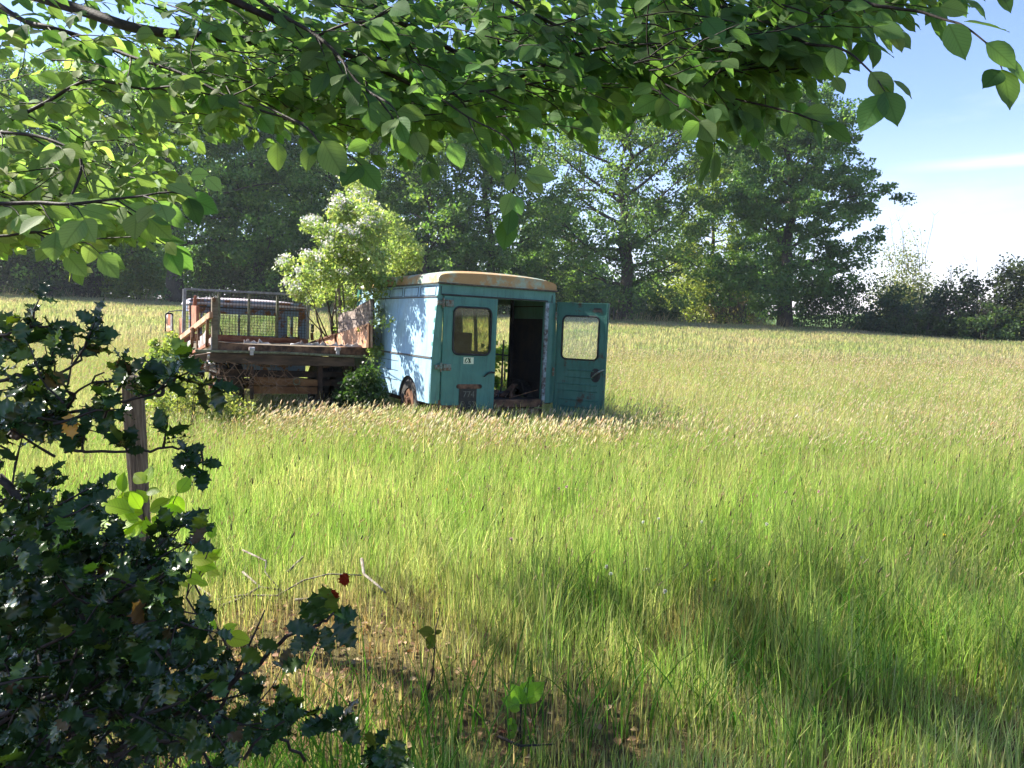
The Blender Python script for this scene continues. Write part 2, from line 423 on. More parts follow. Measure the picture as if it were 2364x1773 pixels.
# dark ribwort and foxtail heads on thin stems
n_ = 420; x, y = wedge(rng, n_, 3.8, 9.5, 2, .9); h = rng.uniform(.36, .56, n_); ang = rng.normal(0, 1, n_); c = jit(cmix((.09,.14,.04),(.16,.19,.06), rng.uniform(0,1,n_)), rng)
V, Fq, C, tip, td = blade_mesh(x, y, h, np.full(n_, .0035), np.cos(ang), np.sin(ang), np.abs(rng.normal(.15,.12,n_)), c, 3, rng=rng, taper=.8); A.add(V, Fq, C)
V, Fs, C = heads(tip, td, rng.uniform(.025,.06,n_), rng.uniform(.006,.010,n_), jit(cmix((.06,.055,.035),(.14,.10,.08), rng.uniform(0,1,n_)), rng), rng); A.add(V, Fs, C)
# a few big arching blades in the lush tufts
n_ = 1500; cs = np.array([(-.75,2.45),(-.95,2.35),(1.3,4.2),(3.1,5.2),(2.5,3.4),(1.9,3.7),(.35,4.1),(-.25,2.9),(.75,3.0),(3.2,4.1),(1.2,3.3),(2.9,2.9),(-.5,2.4)])
ci = rng.integers(0, len(cs), n_); x = cs[ci,0] + rng.normal(0,.28,n_); y = cs[ci,1] + rng.normal(0,.16,n_)
h = rng.uniform(.25,.52,n_); ang = rng.uniform(0,2*PI,n_); c = jit(cmix((.05,.14,.02),(.11,.24,.03), rng.uniform(0,1,n_)), rng)
V, Fq, C, tip, td = blade_mesh(x, y, h, rng.uniform(.005,.010,n_), np.cos(ang), np.sin(ang), np.abs(rng.normal(.5,.3,n_)).clip(0,1.1), c, 5, rng=rng)
A.add(V, Fq, C)
# --- middle 8 .. 24 m
n_ = 230000
x, y = wedge(rng, n_, 8, 24, 1.6)
tuft = fnoise(x, y, 1.1, 4); dry = np.clip(.38 + .30*fnoise(x, y, 3, 6) + .010*(y-9) + rng.normal(0,.28,n_), 0, 1)
h = (.27 + .05*tuft) * rng.uniform(.6, 1.25, n_) * nearv(x, y)
c = jit(cmix((.28,.40,.12), (.56,.50,.34), dry), rng); wd = rng.uniform(.004,.008,n_) * (.7 + y*.05)
ang = rng.normal(0, 1.2, n_)
V, Fq, C, tip, td = blade_mesh(x, y, h, wd, np.cos(ang), np.sin(ang), np.abs(rng.normal(.3,.2,n_)), c, 2, rng=rng); A.add(V, Fq, C)
n_ = 42000; x, y = wedge(rng, n_, 7.5, 24, 1.6); h = rng.uniform(.32,.52,n_)*(1+.12*fnoise(x,y,1.5,8)) * nearv(x, y); ang = rng.normal(0,.7,n_)
c = jit(cmix((.25,.26,.10),(.38,.33,.18), rng.uniform(0,1,n_)), rng)
V, Fq, C, tip, td = blade_mesh(x, y, h, .003+.0002*y, np.cos(ang), np.sin(ang), np.abs(rng.normal(.3,.18,n_)), c, 2, rng=rng, taper=.6); A.add(V, Fq, C)
V, Fs, C = heads(tip, td, rng.uniform(.035,.07,n_), rng.uniform(.006,.010,n_)*(.7+y*.035), jit(cmix((.58,.53,.40),(.54,.42,.35), np.clip(rng.uniform(-.2,1,n_)+.3*fnoise(x,y,4,12),0,1)), rng, .12), rng); A.add(V, Fs, C)
# the tall pale fringe in front of the vehicles, blown to the right
n_ = 3600; px = np.where(rng.uniform(size=n_) < .75, rng.uniform(560, 1400, n_), rng.normal(1000, 420, n_)); x = (px-CX)/F*9.6 + rng.normal(0,.1,n_); y = 9.2 + rng.normal(0,.6,n_) + np.where(px<960, .8, 0) 
h = rng.uniform(.24,.47,n_); ang = rng.normal(0,.35,n_); c = jit(cmix((.22,.27,.09),(.40,.36,.2), rng.uniform(0,1,n_)), rng)
be = np.abs(rng.normal(.32,.12,n_)) * np.where(px<960, 1.5, .8)
V, Fq, C, tip, td = blade_mesh(x, y, h, np.full(n_,.0055), np.cos(ang), np.sin(ang), be, c, 3, rng=rng, taper=.6); A.add(V, Fq, C)
V, Fs, C = heads(tip, td, rng.uniform(.05,.09,n_), rng.uniform(.012,.018,n_), jit(cmix((.72,.66,.55),(.60,.50,.43), rng.uniform(0,1,n_)), rng, .12), rng); A.add(V, Fs, C)
n_ = 1500; px = rng.uniform(870, 1400, n_); D_ = np.where(px < 1010, rng.normal(9.75, .18, n_), rng.normal(9.9, .3, n_)); x = (px-CX)/F*D_; y = D_
h = rng.uniform(.34,.56,n_); ang = rng.normal(0,.6,n_); c = jit(cmix((.22,.32,.09),(.44,.42,.24), rng.uniform(0,1,n_)), rng)
V, Fq, C, tip, td = blade_mesh(x, y, h, np.full(n_,.006), np.cos(ang), np.sin(ang), np.abs(rng.normal(.25,.12,n_)), c, 3, rng=rng, taper=.5); A.add(V, Fq, C)
# --- far 22 .. 62 m
n_ = 230000
x, y = wedge(rng, n_, 22, 60, 1.5, 1.1); dry = np.clip(.48 + .34*fnoise(x, y, 9, 16) + .18*fnoise(x,y,3,17) + rng.normal(0,.3,n_), 0, 1)
h = .42*rng.uniform(.7,1.25,n_); c = jit(cmix((.29,.34,.15), (.46,.38,.27), dry), rng, .2); ang = rng.normal(0,1,n_)
V, Fq, C, tip, td = blade_mesh(x, y, h, (.010+.0007*y)*rng.uniform(.6,1.3,n_), np.cos(ang), np.sin(ang), np.abs(rng.normal(.3,.2,n_)), c, 1, rng=rng, taper=.6); A.add(V, Fq, C)
# --- ungrazed rim and the green strip under the trees
n_ = 60000
x, y = wedge(rng, n_, 59, 84, 1.2, 1.15); c = jit(cmix((.06,.13,.025),(.16,.22,.06), rng.uniform(0,1,n_)), rng); h = .3*rng.uniform(.5,1.2,n_); ang = rng.normal(0,1,n_)
V, Fq, C, tip, td = blade_mesh(x, y, h, .07*rng.uniform(.6,1.3,n_), np.cos(ang), np.sin(ang), np.abs(rng.normal(.2,.2,n_)), c, 1, rng=rng, taper=.4); A.add(V, Fq, C)
n_ = 3000; x, y = wedge(rng, n_, 55, 60.5, 1, 1.1); y = y + 1.5*fnoise(x, y*0, 6, 91); h = rng.uniform(.4,1.0,n_)*(1+.4*fnoise(x,y*0,4,92)); ang = rng.normal(0,.8,n_); c = jit(cmix((.3,.27,.15),(.42,.33,.2), rng.uniform(0,1,n_)), rng)
V, Fq, C, tip, td = blade_mesh(x, y, h, np.full(n_,.035), np.cos(ang), np.sin(ang), np.abs(rng.normal(.3,.25,n_)), c, 2, rng=rng, taper=.9); A.add(V, Fq, C)
g = A.build('meadow_grass', M['grass'])
tag(g, 'tall seeding meadow grass, green in the foreground and tan towards the trees', 'grass', kind='stuff')

# fallen leaves on the ground in the foreground
LQ = (np.array([[0,0,0],[.3,.3,.12],[.34,.62,.16],[0,1,.02],[-.34,.62,.1],[-.3,.3,.14],[0,.5,-.04]], float),
      [np.array([[0,1,6],[1,2,6],[2,3,6],[3,4,6],[4,5,6],[5,0,6]])])
n_ = 3400
x = np.concatenate([rng.normal(-.95,.75,n_//2), rng.uniform(-3,3,n_//2)]); y = np.concatenate([rng.normal(3.2,.9,n_//2), 1.4+rng.exponential(1.2,n_//2)])
k = rng.uniform(size=len(x)) < .15 + .85*bare(x, y); x, y = x[k], y[k]; n_ = len(x)
Rr = frames(nrm(np.stack([rng.normal(size=n_), rng.normal(size=n_), rng.normal(0,.25,n_)], -1)), nrm(np.stack([rng.normal(0,.4,n_), rng.normal(0,.4,n_), np.ones(n_)], -1)))
c = jit(cmix((.16,.08,.04),(.44,.31,.19), rng.uniform(0,1,n_)**1.5), rng, .2)
o = leaves('leaf_litter', LQ, Rr, np.stack([x, y, gz(x,y)+.012+rng.uniform(0,.03,n_)], -1), rng.uniform(.018,.05,n_), c, M['dead'])
tag(o, 'brown dead leaves scattered on the bare ground in the foreground', 'leaf litter', kind='stuff')

# ================================================================ trees beyond the field
CARD = (np.array([[-.5,0,0],[0,-.18,.06],[.5,0,0],[.3,.55,.05],[0,1,-.04],[-.3,.55,.05]], float), [np.array([[0,1,2,3],[0,3,4,5]])])
def crown_cards(rng, cen, rad, per, size, c1, c2, flat=.65, upb=.5):
    """leaf cards in clumps: cen (K,3) clump centres, rad (K,)"""
    K = len(cen); n_ = K * per
    ci = np.repeat(np.arange(K), per)
    d = nrm(rng.normal(size=(n_, 3))) * (rng.uniform(0, 1, (n_, 1)) ** .45) * rad[ci][:, None]; d[:, 2] *= flat
    P = cen[ci] + d
    up = nrm(rng.normal(size=(n_, 3)) + np.array([0, 0, upb])); di = nrm(rng.normal(size=(n_, 3)) + np.array([0, 0, -.2]))
    tone = (rng.uniform(0, 1, K)[ci]**1.4 * .75 + rng.uniform(0, .35, n_))  # random tone per clump; lighter ones also stand for sunlit clumps
    return frames(di, up), P, size * rng.uniform(.6, 1.4, n_), jit(cmix(c1, c2, tone), rng, .12)
def limb(rng, p0, d0, L, n=5, up=.15, wob=.18):
    pts = [p0]; d = d0 / np.linalg.norm(d0)
    for i in range(n):
        d = d + rng.normal(0, wob, 3) + np.array([0, 0, up / n]); d /= np.linalg.norm(d)
        pts.append(pts[-1] + d * L / n)
    return pts
def make_tree(label, cat, px, D, H, R, seed, c1=(.035,.075,.02), c2=(.09,.16,.035), cb=.12, nl=14, per=60, leaf=.17, trunk=.35,
              lean=0, top=1.0, name='oak_tree', group='trees along the far edge of the field', sec=6, ter=4, clump=.085, gap=0, parts=True, skirt=0, spread=.9, dens=1.0, crown_shape=None, fill=9):
    rng = np.random.default_rng(seed)
    bx = (px - CX) / F * D; bz = float(gz(bx, D)) - .15
    root = empty(name, (bx, D, bz), label, cat, group)
    mb = MB(); cen = []; rad = []
    tp = [np.array([0., 0, 0])]
    for i in range(1, 8):
        tp.append(np.array([lean * i/7 + rng.normal(0, .012*H), rng.normal(0, .012*H), H*.86*i/7]))
    tr = [trunk * (1.25 if i == 0 else 1) * (1 - i/7.6) + .03 for i in range(8)]
    mb.tube(tp, tr, 9)
    def env(t):   # crown half width at height fraction t
        if crown_shape: return R * np.interp(t, *crown_shape)
        u = (t - cb) / (1.02 - cb); return R * max(.12, math.sin(PI * min(max(u, 0), 1) ** .72) ** .6)
    for i in range(nl):
        f = cb + .05 + (0.84 - cb) * (i + rng.uniform(0, .8)) / nl
        az = i * 2.399 + rng.uniform(-.5, .5)
        k = min(f * 7 / .86, 6.9); a_, b_ = tp[int(k)], tp[int(k)+1]; p0 = a_ + (b_ - a_) * (k - int(k))
        rise = rng.uniform(.15, .55) + (.9 * (f - .5) if f > .5 else 0)
        tgt = min(.98, f + .16 * rise + .06)
        L = env(tgt) * rng.uniform(.62, 1.0); d0 = np.array([math.cos(az), math.sin(az), rise])
        lp = limb(rng, p0, d0, L, 6, .1, .11)
        r0 = trunk * .34 * (1 - .5*f); mb.tube(lp, [r0 * (1 - .14*j) for j in range(7)], 5)
        for s_ in range(sec):
            t = .28 + .72 * (s_ + rng.uniform(.2, 1)) / sec; k = min(t*6, 5.99); q = lp[int(k)] + (lp[int(k)+1] - lp[int(k)]) * (k - int(k))
            dd = (lp[int(k)+1] - lp[int(k)]); dd = dd/np.linalg.norm(dd) * .5 + rng.normal(0, .75, 3) * np.array([1, 1, .55]) + np.array([0, 0, .12])
            l2 = limb(rng, q, dd, R * rng.uniform(.2, .42) * spread, 3, .1, .2); mb.tube(l2, [r0*.3, r0*.22, r0*.15, r0*.08], 4, cap=False)
            if rng.uniform() < gap: continue
            cen.append(l2[-1]); rad.append(R * clump * rng.uniform(.7, 1.5))
            for t_ in range(ter):
                q2 = l2[rng.integers(1, 4)] + rng.normal(0, R*.085, 3); cen.append(q2); rad.append(R * clump * rng.uniform(.7, 1.5))
                if t_ < 2: mb.tube([l2[2], q2], [r0*.1, r0*.04], 3, cap=False)
    for i in range(int(nl * 1.5)):      # top fill
        f = rng.uniform(.72, 1.0); az = rng.uniform(0, 2*PI); rr = env(f) * rng.uniform(.1, .8)
        cen.append(tp[-1] * np.array([1,1,0]) + np.array([rr*math.cos(az), rr*math.sin(az), f*H*top])); rad.append(R*clump*1.1)
    for i in range(int(nl * fill)):     # outer leaf masses that round the crown off
        f = rng.uniform(max(cb, .10), .99); az = rng.uniform(0, 2*PI); rr = env(f) * rng.uniform(.45, 1.0) * (1 + .16*math.sin(az*3 + f*9 + seed))
        if gap and math.sin(az*2.3 + f*7 + seed) < -1 + 2.2*gap: continue
        k = min(f*7/.86, 6.9); c0 = tp[int(k)]; cen.append(np.array([c0[0] + rr*math.cos(az), c0[1] + rr*math.sin(az), f*H])); rad.append(R*clump*rng.uniform(.8, 1.7))
    for i in range(skirt):              # undergrowth shoots and ivy low on the trunk
        az = rng.uniform(0, 2*PI); rr = rng.uniform(.05, .5) * R * rng.uniform(.3, 1)
        cen.append(np.array([rr*math.cos(az), rr*math.sin(az), rng.uniform(.02, .3)*H])); rad.append(R*clump*1.3)
    cen = np.array(cen); rad = np.array(rad)
    mb.build('trunk', M['bark'], root, smooth=True)
    Rm, P, S, C = crown_cards(rng, cen, rad, max(4, int(per * dens)), leaf, c1, c2)
    leaves('crown', CARD, Rm, P, S, C, M['leaf'], root)
    return root
DG1, DG2 = (.06,.13,.045), (.20,.34,.085)
make_tree('tall broad oak with its crown edge against open blue sky, rightmost of the big trees', 'tree', 1810, 60, 19.2, 6.8, 101, DG1, (.18,.31,.08), cb=.06, nl=28, per=74, fill=9, spread=.8, trunk=.55, skirt=26, leaf=.17,
          crown_shape=([0,.08,.2,.45,.7,.88,1.0],[.25,.45,.75,.95,.95,.72,.28]))
make_tree('wide open-branched oak with sky showing between its limbs, straight behind the van', 'tree', 1440, 60, 17.5, 9.6, 102, DG1, (.21,.32,.09), cb=.10, nl=24, per=60, trunk=.6, gap=.22, skirt=22, leaf=.16, spread=1.1,
          crown_shape=([0,.1,.25,.5,.75,1.0],[.3,.55,.85,1.0,.9,.35]))
make_tree('dark leafy tree rising directly behind the left half of the van roof', 'tree', 1130, 62, 17, 7.6, 103, DG1, DG2, cb=.06, nl=18, per=56, trunk=.4, skirt=16, gap=.15)
make_tree('tree with a forked trunk showing sky patches, between hawthorn top and van', 'tree', 985, 59, 17.5, 8.0, 104, DG1, (.20,.32,.08), cb=.10, nl=17, per=52, trunk=.42, skirt=12, gap=.25)
make_tree('dense dark tree standing behind the hawthorn in blossom', 'tree', 790, 64, 18, 8.8, 105, DG1, DG2, cb=.05, nl=20, per=58, trunk=.42, skirt=18, gap=.05)
make_tree('deep green tree rising behind the mesh headboard of the truck', 'tree', 600, 61, 17, 8.6, 106, DG1, DG2, cb=.05, nl=20, per=58, trunk=.4, skirt=18, gap=.03)
make_tree('dark tree with a thick bare lower trunk, left of the truck cab', 'tree', 412, 56, 17.5, 9.0, 107, DG1, DG2, cb=.2, nl=20, per=56, trunk=.62, skirt=4, gap=.05)
make_tree('dark spreading tree under the beech branches, second from the left edge', 'tree', 215, 60, 18, 9.2, 108, DG1, DG2, cb=.06, nl=20, per=56, trunk=.45, skirt=18, gap=.05)
make_tree('dark tree at the far left edge of the field', 'tree', 10, 60, 18, 9.2, 109, DG1, (.19,.31,.08), cb=.06, nl=19, per=52, trunk=.45, skirt=14, gap=.12)
make_tree('tree at the left rim of the woodland, beyond the edge of the view', 'tree', -190, 62, 18, 7.5, 110, DG1, DG2, cb=.06, nl=16, per=44, trunk=.45, skirt=10)
make_tree('yellow-green tree glowing in sun behind the gap between the two oaks', 'tree', 1640, 72, 16.5, 6.0, 111, (.10,.16,.03), (.22,.30,.05), cb=.04, nl=18, per=52, trunk=.3, skirt=14, gap=.1, name='field_maple')
make_tree('slim tree crown filling the distance between the van and the open oak', 'tree', 1270, 76, 11.5, 5.6, 112, DG1, (.19,.31,.08), cb=.04, nl=15, per=46, trunk=.32, skirt=16, gap=.15)
make_tree('background tree seen over the truck bed, behind the first row', 'tree', 690, 76, 14.5, 9.5, 113, DG1, DG2, cb=.03, nl=16, per=48, trunk=.35, skirt=18)
make_tree('background tree behind the thick-trunked tree, second row', 'tree', 330, 76, 15, 10, 114, DG1, DG2, cb=.03, nl=16, per=48, trunk=.35, skirt=20)
make_tree('background tree behind the forked tree, second row', 'tree', 890, 78, 12.5, 8, 115, DG1, DG2, cb=.03, nl=14, per=42, trunk=.35, skirt=18)
make_tree('background tree behind the left edge trees, second row', 'tree', 90, 78, 14.5, 10, 116, DG1, DG2, cb=.03, nl=15, per=46, trunk=.35, skirt=20)
# shrubs and small trees
def make_shrub(label, px, D, H, R, seed, c1, c2, name='hedge_shrub', cat='shrub', per=70, leaf=.14, K=70, group='shrubs along the far edge of the field', twig=0, flat=.8, shell=.55, stems=10):
    rng = np.random.default_rng(seed); bx = (px - CX)/F*D; bz = float(gz(bx, D)) - .1
    root = empty(name, (bx, D, bz), label, cat, group)
    mb = MB(); cen = []; rad = []
    for i in range(K):
        az = rng.uniform(0, 2*PI); el = math.asin(rng.uniform(0, 1)); rr = rng.uniform(shell, 1) * (1 + .22*math.sin(az*3 + seed) * math.cos(el*4 + seed))
        cen.append(np.array([R*rr*math.cos(az)*math.cos(el), R*.8*rr*math.sin(az)*math.cos(el), H*(.06 + .9*rr*math.sin(el)*.92)])); rad.append(max(R, H)*.16*rng.uniform(.6, 1.3))
    for i in range(stems):
        c = cen[rng.integers(0, K)]; l = limb(rng, np.array([rng.normal(0, R*.15), rng.normal(0, R*.1), 0]), c*np.array([.5,.5,1]), np.linalg.norm(c), 4, .2, .12)
        mb.tube(l, [.05, .04, .03, .02, .012], 4, cap=False)
    for i in range(twig):               # bare upright twigs standing out of the top
        az = rng.uniform(0, 2*PI); rr = R * rng.uniform(0, .9); b0 = np.array([rr*math.cos(az), rr*math.sin(az)*.7, H*rng.uniform(.35, .7)])
        l = limb(rng, b0, np.array([math.cos(az)*.35, rng.normal(0,.2), 1.0]), H*rng.uniform(.3, .52), 4, .2, .12)
        mb.tube(l, [.03, .024, .02, .016, .008], 3, cap=False)
        for q in range(4):
            p = l[rng.integers(1, 5)]; mb.tube([p, p + np.array([rng.normal(0, .35), rng.normal(0,.2), rng.uniform(.2, .8)])], [.014, .006], 3, cap=False)
            
    mb.build('stems', M['bark'], root)
    Rm, P, S, C = crown_cards(rng, np.array(cen), np.array(rad), per, leaf, c1, c2, flat)
    leaves('foliage', CARD, Rm, P, S, C, M['leaf'], root); return root
G1, G2 = (.045,.085,.04), (.11,.17,.06)
make_shrub('pale feathery grey-green tree just right of the tall oak', 2085, 70, 9.6, 3.4, 201, (.14,.17,.08), (.26,.27,.14), 'willow_tree', 'tree', per=60, K=200, leaf=.15, twig=12, shell=.2)
make_shrub('low dark bush at the foot of the tall oak, right side', 1925, 60, 6.0, 3.0, 202, G1, G2, K=80)
make_shrub('rounded dusky green bush right of the pale feathery tree', 2205, 52, 5.2, 2.7, 203, (.035,.06,.035), (.08,.12,.055), K=130, twig=8)
make_shrub('spiky bare-twigged bush at the right edge of the field', 2345, 50, 6.4, 2.2, 204, (.04,.06,.035), (.09,.11,.05), K=130, per=70, twig=16)
make_shrub('low dark hedge bush between the oak and the rounded bush', 2060, 56, 4.2, 2.6, 205, (.05,.09,.06), G2, K=110, twig=6)
make_shrub('dark hedge bush beyond the right edge of the view', 2500, 50, 5.6, 2.8, 206, G1, G2, K=60, twig=20)
make_shrub('small thin-leaved bush in front of the hedge, right of centre of the hedge', 2140, 51, 2.4, 1.8, 207, G1, (.07,.11,.03), K=40, twig=20)
make_shrub('hedge bush under the spiky twigs near the right edge', 2280, 49, 2.8, 2.2, 208, G1, G2, K=50, twig=14)
make_shrub('bright lime-green sunlit bush left of the tall oak trunk', 1690, 70, 9.6, 3.0, 209, (.22,.32,.05), (.44,.54,.10), K=110, per=70)
make_shrub('yellow-green sunlit bush behind the grassy gap between the oaks', 1595, 69, 7.6, 2.9, 210, (.22,.28,.07), (.42,.46,.13), K=100, per=70)
make_shrub('brown brushwood thicket at the back of the sunlit grass gap', 1700, 66.5, 2.6, 3.4, 211, (.16,.13,.08), (.26,.22,.13), 'brushwood', K=36, per=30, twig=120)
make_shrub('dark low bush right of the open oak trunk', 1530, 62, 2.6, 1.9, 212, G1, G2, K=50)
make_shrub('dark low bush at the foot of the open oak, left side', 1375, 63, 3.4, 2.4, 213, G1, G2, K=60)
make_shrub('dark undergrowth bush seen just above the van roof', 1240, 62, 5.6, 3.2, 214, G1, G2, K=80)
make_shrub('dark undergrowth bush behind the front of the van', 1030, 62, 5.4, 3.4, 215, G1, G2, K=80)
make_shrub('shadowed bush behind the hawthorn, low down', 850, 62, 4.8, 3.4, 216, G1, G2, K=70)
make_shrub('shadowed bush behind the mesh headboard', 660, 60, 5.0, 3.2, 217, G1, G2, K=70)
make_shrub('bush with pale leaf glints right of the thick bare trunk', 520, 60, 6.2, 3.2, 218, (.05,.08,.035), (.15,.18,.09), K=80, per=60)
make_shrub('yellow-green lit bush left of the thick bare trunk', 320, 59, 5.2, 2.4, 219, (.07,.12,.02), (.20,.26,.04), K=70, per=60)
make_shrub('purplish dark bush in the deep shade under the beech branch', 185, 60, 5.4, 3.4, 220, (.03,.035,.03), (.06,.06,.045), K=80)
make_shrub('dusty green bush at the left edge under the trees', 40, 60, 5.2, 3.2, 221, (.04,.06,.03), (.12,.14,.06), K=80)
make_shrub('small dark bush beneath the spreading tree, lowest of the left bushes', 110, 58, 2.6, 2.6, 222, G1, G2, K=50)
# one weed clump standing in the open field and the fallen pole fence in the gap
make_shrub('small green weed clump alone in the tan field, right of the oaks', 1808, 40, .55, .45, 223, (.08,.14,.03), (.15,.22,.05), 'weed_clump', 'plant', K=24, per=22, leaf=.09, group='weeds in the meadow', stems=4)
def gp(px, D, dz=0): bx = (px-CX)/F*D; return Vector((bx, D, float(gz(bx, D)) + dz))

fr = empty('pole_fence', gp(1570, 69), 'pale rough pole fence at the back of the sunlit grass gap', 'fence')
f2 = MB().tube([(-3.6,0,1.0),(-1,0,.92),(2.6,0,1.05)], .05, 5); f2.build('rail', M['deadwood'], fr)
for k in range(4):
    xk = -3.3 + k*1.9; MB().tube([(xk,0,-.2),(xk+.03,0,1.15)], .06, 5).build('post', M['deadwood'], fr)
for k, (px, hh) in enumerate(((1403,1.7),(1418,1.5))):
    o = MB().tube([(0,0,-.2),(.1-.15*k,0,hh*.5),(.16-.3*k,0,hh)], [.09,.07,.06], 6).build('tree_stake', M['bark']); o.location = gp(px, 57)
    tag(o, ['dark crooked stake left of the open oak trunk, the left of two', 'dark stake left of the open oak trunk, the right of two'][k], 'stake', 'stakes beside the open oak')

# the wood further back: nobody could count it
def far_wood():
    rng = np.random.default_rng(77); K = 1300
    x = rng.uniform(-85, 30, K); y = 92 + rng.uniform(0, 8, K); top = 7 + 2.5*fnoise(x, y, 14, 4) - np.clip(x - 2, 0, 40)*.24
    z = gz(x, y) + rng.uniform(0, 1, K)**.8 * np.maximum(top, 1.5)
    Rm, P_, S, C = crown_cards(rng, np.stack([x, y, z], -1), rng.uniform(1.4, 2.6, K), 46, .42, (.05,.10,.05), (.11,.19,.07), .8)
    o = leaves('far_woodland', CARD, Rm, P_, S, C, M['leaf']); tag(o, 'dark wood far behind the first rows of trees', 'woodland', kind='stuff')
far_wood()
# ================================================================ vehicles
class Fr:
    def __init__(s, anchor_px, anchor_Y, anchor_local, yaw, roll, pitch=0):
        s.R = (Matrix.Rotation(yaw, 3, 'Z') @ Matrix.Rotation(roll, 3, 'Y') @ Matrix.Rotation(pitch, 3, 'X'))
        s.rot = (pitch, roll, yaw)
        s.o = at(*anchor_px, anchor_Y) - s.R @ Vector(anchor_local)
        s.Ri = s.R.transposed(); s.c = s.Ri @ (Vector((0, 0, EYE)) - s.o)
    def pt(s, px, py, ax, val):          # photo pixel -> local point on the plane local[ax]=val
        r = s.Ri @ ray(px, py); t = (val - s.c[ax]) / r[ax]; return s.c + r * t
def rrect(x0, x1, z0, z1, r, k=5, y=0.0, r2=None):
    out = []
    for (cx, cz, a0) in ((x1-r, z1-r, 0), (x0+r, z1-r, 90), (x0+r, z0+r, 180), (x1-r, z0+r, 270)):
        for i in range(k + 1):
            a = math.radians(a0 + 90*i/k); out.append(Vector((cx + r*math.cos(a), y, cz + r*math.sin(a))))
    return out
def outer_for(inner, x0, x1, z0, z1, y=0.0):   # project loop outward on to a rectangle
    cx = (x0+x1)/2; cz = (z0+z1)/2; n = len(inner); k = n // 4; out = []
    cor = [(x1, z1), (x0, z1), (x0, z0), (x1, z0)]
    for q in range(4):
        c = cor[q]
        for i in range(k):
            p = inner[q*k + i]; m = (k-1)/2
            if abs(i - m) < .6: out.append(Vector((c[0], y, c[1])))
            elif (i < m) == (q % 2 == 0): out.append(Vector((c[0], y, p.z)))
            else: out.append(Vector((p.x, y, c[1])))
    return out
def holed(mb, x0, x1, z0, z1, hx0, hx1, hz0, hz1, r, y, t, k=6):
    inn = rrect(hx0, hx1, hz0, hz1, r, k, y); out = outer_for(inn, x0, x1, z0, z1, y)
    mb.ring(out, inn, (0, t, 0)); return inn

TEAL = (.065,.20,.165); TEAL2 = (.10,.26,.215)
M['van'] = paint_rust('faded_teal_paint', TEAL, TEAL2, amount=.12, rough=.38)
M['vandoor'] = paint_rust('teal_door_paint', (.045,.165,.14), (.07,.215,.18), amount=.18, rough=.42, scale=2.2)
M['vansunlit'] = paint_rust('sunlit_teal_side_paint', (.30,.49,.66), (.38,.56,.70), amount=.05, rough=.36, scale=2)  # the van's teal, paled and blued for sun and sky light on this side
M['vanroof'] = paint_rust('rusting_roof_paint', (.30,.40,.30), (.40,.46,.36), (.36,.20,.09), (.50,.33,.15), amount=1.32, rough=.5, scale=.9, streak=False)
M['vandoorin'] = paint_rust('pitted_door_paint', (.032,.125,.10), (.05,.16,.13), (.05,.04,.03), (.10,.07,.05), amount=.75, rough=.5, scale=3)
M['rust'] = simple('rust_brown', (.085,.036,.018), .9, (.20,.095,.04), 6, bump=.6, bscale=40)
M['rustdark'] = simple('rust_dark', (.045,.026,.018), .92, (.20,.11,.065), 7, bump=.6, bscale=35)
M['rustred'] = simple('rust_red', (.26,.085,.05), .85, (.40,.18,.10), 6, bump=.5, bscale=40)
M['rustor'] = simple('rust_orange', (.40,.19,.10), .85, (.56,.36,.24), 5, bump=.5, bscale=30, stretch=(1,1,.5))
M['flaky'] = simple('flaky_wood', (.13,.10,.085), .9, (.34,.27,.23), 12, bump=1, bscale=25, stretch=(.6,.6,2))
M['under'] = simple('shade_darkened_rust', (.020,.014,.011), .92, (.07,.038,.024), 6, bump=.6, bscale=30)  # rust darkened to put the shade under the truck into its colour
M['under2'] = simple('dark_rotten_plank', (.05,.034,.024), .92, (.13,.08,.05), 5, bump=.7, bscale=30, stretch=(.4,2,2))
M['lichen'] = simple('lichened_metal', (.20,.21,.13), .85, (.11,.10,.06), 20, bump=.4, bscale=40)
M['oldwood'] = simple('grey_brown_plank', (.20,.16,.11), .9, (.12,.09,.06), 10, bump=.6, bscale=30, stretch=(.5,3,3))
M['galv'] = simple('grey_metal', (.30,.31,.33), .5, (.20,.19,.19), 14, metal=.3, bump=.2)
M['black'] = simple('black_rubber', (.012,.012,.013), .7, (.03,.03,.03), 12)
M['inside'] = simple('unlit_interior_dark', (.022,.022,.026), .85, (.045,.035,.03), 4, bump=.3)  # near-black lining: the unlit interior's shade is put into the colour
M['tyre'] = simple('perished_tyre', (.018,.017,.016), .9, (.05,.045,.04), 12, bump=.5)
M['rag'] = simple('torn_white_panel', (.52,.50,.50), .8, (.28,.20,.17), 7, bump=.6, bscale=20)
M['cabroof'] = paint_rust('faded_pink_roof_paint', (.60,.50,.50), (.66,.60,.60), (.42,.20,.10), (.50,.30,.2), amount=.55, rough=.5, scale=1.6)
M['cab'] = paint_rust('blue_grey_cab_paint', (.17,.26,.40), (.25,.32,.44), amount=.95, rough=.45)
M['glass'] = glass_mat('dusty_glass', .10)
M['glassd'] = glass_mat('grimy_glass', .22, (.75,.78,.6), (.16,.16,.09))
M['mirror'] = simple('mirror_glass', (.9,.9,.9), .03, metal=1)
M['sticker'] = simple('white_sticker', (.62,.70,.52), .6)
M['ink'] = simple('green_ink', (.02,.06,.02), .6)
M['plate'] = simple('black_number_plate', (.012,.014,.012), .6, (.03,.03,.02), 15)
M['digit'] = simple('worn_white_digits', (.20,.22,.17), .7, (.05,.05,.04), 60)
M['hinge'] = simple('hinge_metal', (.16,.24,.21), .6, (.12,.06,.03), 30, bump=.3)

